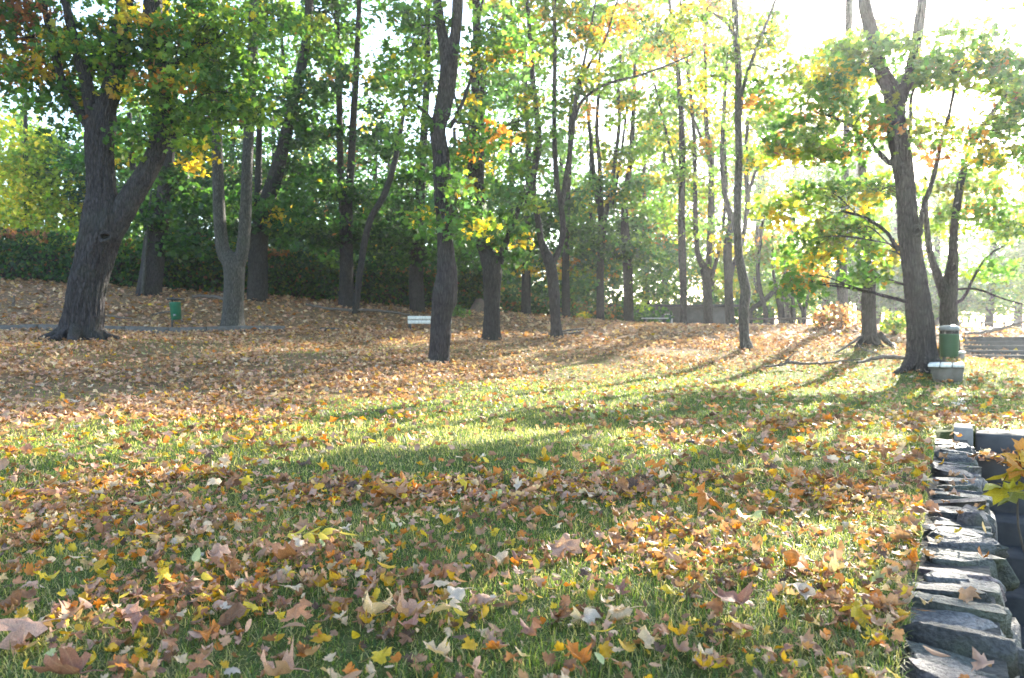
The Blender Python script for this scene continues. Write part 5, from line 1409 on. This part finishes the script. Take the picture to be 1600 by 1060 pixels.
# a compound leaf of yellow leaflets
x, y = on_lawn(478, 845)
t = empty('compound_leaf', (x, y, gz(x, y) + .04), 'yellow compound leaf with paired leaflets lying in the grass, left of centre', 'leaf')
V, Fs = tube(catmull([[-.09, 0, 0], [0, .01, .015], [.10, -.01, 0]], 8), np.full(8, .002), 5); obj('rachis', mesh('rachis', V, Fs, M_FALLO), t).color = (.5, .4, .08, 1)
for k in range(7):
    lx = -.07 + .055 * (k // 2); sgn = 1 if k % 2 else -1
    lo = obj('leaflet', OBJ_LEAF['oval'][k % 3], t); lo.scale = (.075,) * 3; lo.color = (.6, .44, .04, 1)
    lo.location = (lx + (.03 if k < 6 else .05), sgn * .03 if k < 6 else 0, .012); lo.rotation_euler = (.2 * sgn, R.normal() * .2, -math.pi / 2 + sgn * .9 if k < 6 else -math.pi / 2)
ax_words = ['right of', 'behind and right of', 'behind', 'behind and left of', 'left of', 'in front and left of', 'in front of', 'in front and right of']
short = {h[5]: h[5].split(',')[0] for h in HERO}
FALLPAL = [('tan', 4), ('pinkish tan', 4), ('pale tan', 2.6), ('brown', 3), ('dark brown', 1.2), ('orange', 1.7), ('yellow', 1.8), ('golden', 1.8), ('mauve brown', 1.0), ('greyish', .5), ('rusty', 2.8), ('pale green', .2)]
fp_names = [p[0] for p in FALLPAL]; fp_w = np.array([p[1] for p in FALLPAL]); fp_w /= fp_w.sum()
def leaf_density(x, y):
    return 0.25 + 3.2 * np.clip(fbm(x * 1.9 + 3, y * 1.9, 77) - .42, 0, 1)
def off_wall(x, y, m=-.26):
    s, t = path_st(x, y)
    return ~((t > m) & (s < 4.8))
n_ind = 0; seen = {}
while n_ind < 255:
    v = 530 + CAM_H * F / R.uniform(1.62, 3.6); y = CAM_H * F / (v - 530)
    x = R.uniform(-.70, .70) * y
    if not off_wall(x, y) or R.random() > leaf_density(x, y): continue
    if any((x - a) ** 2 + (y - b) ** 2 < (.35 * s) ** 2 for a, b, s in taken): continue
    colr = str(R.choice(fp_names, p=fp_w))
    form = str(R.choice(['flat', 'cupped', 'curled', 'oval'], p=[.12, .36, .36, .16]))
    if form == 'oval' and colr in ('dark brown', 'mauve brown', 'greyish', 'pinkish tan'): colr = str(R.choice(['yellow', 'golden', 'pale green', 'tan']))
    size = R.uniform(.04, .07) if form == 'oval' else R.choice([R.uniform(.03, .05), R.uniform(.05, .085)], p=[.5, .5])
    px = size / y * F
    dist = [(x - a) ** 2 + ((y - b) * 1.0) ** 2 for a, b, _ in notable]
    k = int(np.argmin(dist)); a, b, nl = notable[k]
    ang = int(round(math.degrees(math.atan2(y - b, x - a)) / 45)) % 8
    szw = 'small ' if size < .05 else ('large ' if size > .08 else '')
    nm = short[nl]
    lab = f"{szw}{colr} {form if form != 'oval' else 'narrow'} leaf {ax_words[ang]} the {nm}"
    lab = ' '.join(lab.split()[:16])
    if lab in seen: continue
    seen[lab] = 1
    lay_leaf(x, y, size, form, colr, lab); n_ind += 1

# the rest of the litter, nobody could count it
def litter(name, label, n, region, size, keys, dens, lift, flat, lo=False):
    xs_, ys_ = region(n * 3)
    ok = off_wall(xs_, ys_) & (R.random(len(xs_)) < dens(xs_, ys_))
    xs_, ys_ = xs_[ok][:n], ys_[ok][:n]; m = len(xs_)
    pos = np.c_[xs_, ys_, ground(xs_, ys_) + lift[0] + R.random(m) * (lift[1] - lift[0])]
    bk = bankness(xs_, ys_)
    wl = fp_w[None].repeat(m, 0).copy()
    for q, nm in enumerate(fp_names):
        if nm in ('yellow', 'golden', 'pale green'): wl[:, q] *= 1 - .72 * bk
        if nm in ('tan', 'pinkish tan', 'pale tan', 'mauve brown'): wl[:, q] *= 1 + .9 * bk
        if nm in ('orange', 'rusty'): wl[:, q] *= 1 - .6 * bk
        if nm in ('pinkish tan', 'pale tan'): wl[:, q] *= 1 + .7 * bk
    wl /= wl.sum(1, keepdims=True); ci = (wl.cumsum(1) > R.random((m, 1))).argmax(1)
    col = np.array([NAMED[q] for q in fp_names])[ci] * (.8 + .4 * R.random((m, 1)))
    nrm = R.normal(size=(m, 3)) * flat + [0, 0, 1]; fwd = R.normal(size=(m, 3))
    sz = size * (.5 + .9 * R.random(m))
    parts = []
    if lo:
        pool = [(bv, bf, None) for bv, bf in LEAF_FAR]
    else:
        pool = [(curl(uv, *p), f, uv) for k_ in keys for (uv, f, p) in k_]
    wh = R.integers(0, len(pool), m)
    for q, (bv, bf, uv) in enumerate(pool):
        s = wh == q
        if s.any(): parts.append(scatter(bv, bf, uv if uv is not None else np.full((len(bv), 2), .3), pos[s], nrm[s], fwd[s], sz[s], col[s]))
    V, Fs, C, U = join4(parts)
    o = obj(name, mesh(name, V, Fs, M_FALL, np.clip(C, .01, .8), uv=U)); props(o, label, 'leaves', None, 'stuff')
def wedge(d0, d1, tmin=-.74, tmax=.74):
    def f(n):
        y = np.sqrt(R.uniform(d0 ** 2, d1 ** 2, n)); return R.uniform(tmin, tmax, n) * y, y
    return f
_m1 = flat_leaf(MAPLE, 2); _o1 = flat_leaf(OVAL, 1, (0, .5)); _m0 = flat_leaf(MAPLE, 1)
near_keys = [[(flat_leaf(ragged(MAPLE, 70 + int(p[4] * 7)), 1)[0], _m0[1], p) for p in ((.2, .3, .3, 0, 1), (.7, .6, .3, 0, 4), (-.6, .6, .3, 0, 6), (0, 1.7, .3, 1.6, 9), (0, .4, .3, 4.0, 8), (0, -1.4, .3, -2.2, 3), (.3, .9, .5, 1.0, 31), (-.4, 1.2, .5, -1.0, 32), (.2, 1.8, .5, 2.6, 33), (0, -.9, .6, 1.5, 34))], [(_o1[0], _o1[1], (.8, .5)), (_o1[0], _o1[1], (-.8, .6))]]
_ml = flat_leaf(MAPLE_LO, 1)
mid_keys = [[(_ml[0], _ml[1], p) for p in ((.3, .5, .2, 0, 1), (.8, .8, .2, 0, 4), (-.7, .7, .2, 0, 6), (0, 1.6, .2, 2.0, 9), (0, .5, .3, 3.6, 2))]]
litter('leaf_crumbs', 'small dry leaf fragments between the grass of the near lawn', 6500, wedge(1.5, 4.2), .034, near_keys, leaf_density, (.012, .045), .6)
litter('lawn_leaves', 'scattered dry maple leaves over the middle of the lawn', 3600, wedge(3.5, 8.5), .062, near_keys, lambda x, y: leaf_density(x, y) * np.where(y > 4.6, .24 + .5 * np.clip((-x - .8) / 1.5, 0, 1) + .8 * np.clip((x - .3) / 1.2, 0, 1) * np.clip((9.5 - y) / 2, 0, 1) * (y < 7.5), 1) , (.02, .06), .4)
litter('lawn_leaves', 'thin scatter of leaves on the back of the lawn', 4200, wedge(8, 17), .08, mid_keys, lambda x, y: (1 - bankness(x, y)) * (.3 + 1.2 * np.clip(fbm(x, y, 91) - .45, 0, 1)), (.02, .05), .4)
litter('bank_leaves', 'thick carpet of brown fallen leaves on the near bank', 26000, wedge(5.2, 21), .078, mid_keys, lambda x, y: bankness(x, y) * (.16 + 2.4 * np.clip(fbm(x * .8, y * .8, 44) - .3, 0, 1)), (.01, .07), .42)
litter('bank_leaves', 'carpet of fallen leaves on the far terrace below the hedge', 17000, wedge(20, 33), .13, None, lambda x, y: .3 + .8 * fbm(x * .6, y * .6, 45), (.01, .08), .42, lo=True)

def wall_region(n):
    s = R.uniform(-.9, 4.3, n); t = R.uniform(-.36, -.02, n); q = PA + s[:, None] * Pa + t[:, None] * Pb
    return q[:, 0], q[:, 1]
_ow = off_wall
off_wall = lambda x, y, m=0: np.ones(len(x), bool)
def step_region(n):
    s_ = sN - .32 + R.normal(size=n) * .09; t_ = np.abs(R.normal(size=n)) * .18 + .03; q = PA + s_[:, None] * Pa + t_[:, None] * Pb
    return q[:, 0], q[:, 1]
_g = ground
ground = lambda x, y, cut=False: np.full(len(np.atleast_1d(x)), -.15)
litter('step_leaves', 'heap of dry leaves on the upper concrete step', 60, step_region, .06, near_keys, lambda x, y: np.ones(len(x)), (.0, .06), .4)
ground = _g
litter('wall_leaves', 'dry leaf scraps caught on top of the stone wall', 70, wall_region, .05, near_keys, lambda x, y: np.ones(len(x)), (.015, .04), .35)
off_wall = _ow

# ------------------------------------------------------------------ grass
def grass(name, label, n, region, h, wd, segs, dens, straw=.28):
    x, y = region(n * 2)
    ok = off_wall(x, y, -.25) & (R.random(len(x)) < dens(x, y))
    x, y = x[ok][:n], y[ok][:n]; m = len(x)
    z = ground(x, y) - .005
    tuft = fbm(x * 5, y * 5, 61)
    hh = h * (.45 + .9 * R.random(m)) * (.55 + .9 * tuft)
    a = R.uniform(0, 2 * np.pi, m); lean = np.abs(R.normal(size=m)) * .8 + .3
    flat = R.random(m) < .26; lean[flat] += .8
    dx, dy = np.cos(a), np.sin(a)
    pa = a + np.pi / 2 + R.normal(size=m) * .4
    px, py = np.cos(pa) * wd / 2, np.sin(pa) * wd / 2
    L = []
    b = np.c_[x, y, z]
    side = np.c_[px, py, np.zeros(m)]
    dirx = np.c_[dx, dy, np.zeros(m)]
    if segs == 2:
        mid = b + dirx * (np.sin(lean * .6) * hh * .55)[:, None] + np.c_[np.zeros(m), np.zeros(m), np.cos(lean * .6) * hh * .55]
        tip = mid + dirx * (np.sin(lean * 1.5) * hh * .5)[:, None] + np.c_[np.zeros(m), np.zeros(m), np.cos(np.minimum(lean * 1.5, 1.75)) * hh * .5]
        V = np.stack([b - side, b + side, mid + side * .75, mid - side * .75, tip], 1).reshape(-1, 3)
        o_ = np.arange(m) * 5
        Fs = [np.c_[o_, o_ + 1, o_ + 2, o_ + 3], np.c_[o_ + 3, o_ + 2, o_ + 4]]; k = 5
    else:
        tip = b + dirx * (np.sin(lean) * hh)[:, None] + np.c_[np.zeros(m), np.zeros(m), np.cos(np.minimum(lean, 1.4)) * hh]
        V = np.stack([b - side, b + side, tip], 1).reshape(-1, 3); o_ = np.arange(m) * 3
        Fs = [np.c_[o_, o_ + 1, o_ + 2]]; k = 3
    patch = fbm(x * .8 + 4, y * .8, 71)
    g1 = np.array([.075, .125, .028]); g2 = np.array([.15, .185, .035]); g3 = np.array([.055, .098, .034]); st = np.array([.36, .32, .15])
    w = R.random((m, 1)); col = np.where(w < .4, g1, np.where(w < .75, g2, g3)) * (.8 + .5 * R.random((m, 1)))
    dry = (R.random(m) < straw * (.4 + 1.6 * np.clip(patch - .2, 0, 1))) | (flat & (R.random(m) < .6))
    col[dry] = st * (.6 + .6 * R.random((int(dry.sum()), 1)))
    o = obj(name, mesh(name, V, Fs, M_GRASS, np.repeat(col, k, 0))); props(o, label, 'grass', None, 'stuff')
gd = lambda x, y: (1 - .7 * bankness(x, y)) * (.45 + .75 * fbm(x * 2.2, y * 2.2, 55))
grass('grass', 'short lawn grass in the foreground', 95000, wedge(1.4, 3.7), .040, .0030, 2, gd, .42)
grass('grass', 'lawn grass in the middle of the lawn', 110000, wedge(3.6, 7.6), .042, .0052, 2, gd, .36)
grass('grass', 'lawn grass at the back of the lawn', 150000, wedge(7.4, 19), .052, .012, 1, gd, .2)

# ------------------------------------------------------------------ sprig of bright leaves over the steps
def sprig():
    d = 2.75
    c = W(1588, 735, d)
    b = PP(float(path_st(c[0], c[1])[0]), .14); b[2] = -.86
    t = empty('maple_sprig', b, 'blurred orange and yellow-green maple sprig jutting in at the right edge', 'sprig')
    up = c - b
    V, Fs = tube(catmull([[0, 0, 0], up * [.2, .2, .5] + [.04, 0, 0], up * [.9, .9, .8], up + [.03, .02, .05]], 14), np.linspace(.006, .003, 14), 6)
    obj('twig', mesh('twig', V, Fs, M_LITTERTWIG, smooth=True), t)
    spec = [(1598, 702, .11, (.55, .24, .05), .5, .9, -.5), (1594, 738, .12, (.50, .15, .02), 1.9, .6, .2), (1572, 744, .12, (.45, .34, .03), 1.45, -.1, .5), (1562, 764, .13, (.36, .30, .025), 1.65, .2, .7),
            (1584, 776, .13, (.20, .19, .02), 1.9, -.3, .3), (1604, 722, .12, (.55, .33, .04), .9, .6, .3), (1582, 728, .10, (.52, .22, .03), 1.2, .8, -.2), (1600, 762, .12, (.30, .24, .02), 2.3, .3, .6), (1588, 716, .09, (.6, .36, .12), 2.0, .5, .9)]
    for k, (u, v, s, c_, yaw, pitch, tilt) in enumerate(spec):
        lo = obj('leaf', OBJ_LEAF['flat'][k % 4] if k % 3 else OBJ_LEAF['cupped'][k % 4], t)
        lo.location = W(u, v, d - .05 * (k % 4)) - b; lo.scale = (s,) * 3; lo.rotation_euler = (pitch, tilt, yaw); lo.color = (*c_, 1)
        V, Fs = tube(catmull([np.array(lo.location), (np.array(lo.location) + up) / 2 + [0, 0, .02], up + [.02, .01, .0]], 6), np.full(6, .0016), 5)
        obj('stalk', mesh('stalk', V, Fs, M_LITTERTWIG), t)
sprig()

# ------------------------------------------------------------------ morning haze between the trees
V, Fs = box(0, 0, 14.75, 300, 300, 35.5)
m, n, out = new_mat('haze')
pv = nd(n, 'ShaderNodeVolumePrincipled', i_Density=0.0007, i_Anisotropy=0.7)
pv.inputs['Color'].default_value = (0.93, 0.96, 1.0, 1)
n.links.new(pv.outputs[0], out.inputs['Volume'])
m.cycles.homogeneous_volume = True if hasattr(m.cycles, 'homogeneous_volume') else False
o = obj('haze', mesh('haze', V, Fs, m)); o['kind'] = 'stuff'; o['label'] = 'thin sunlit morning haze filling the park'
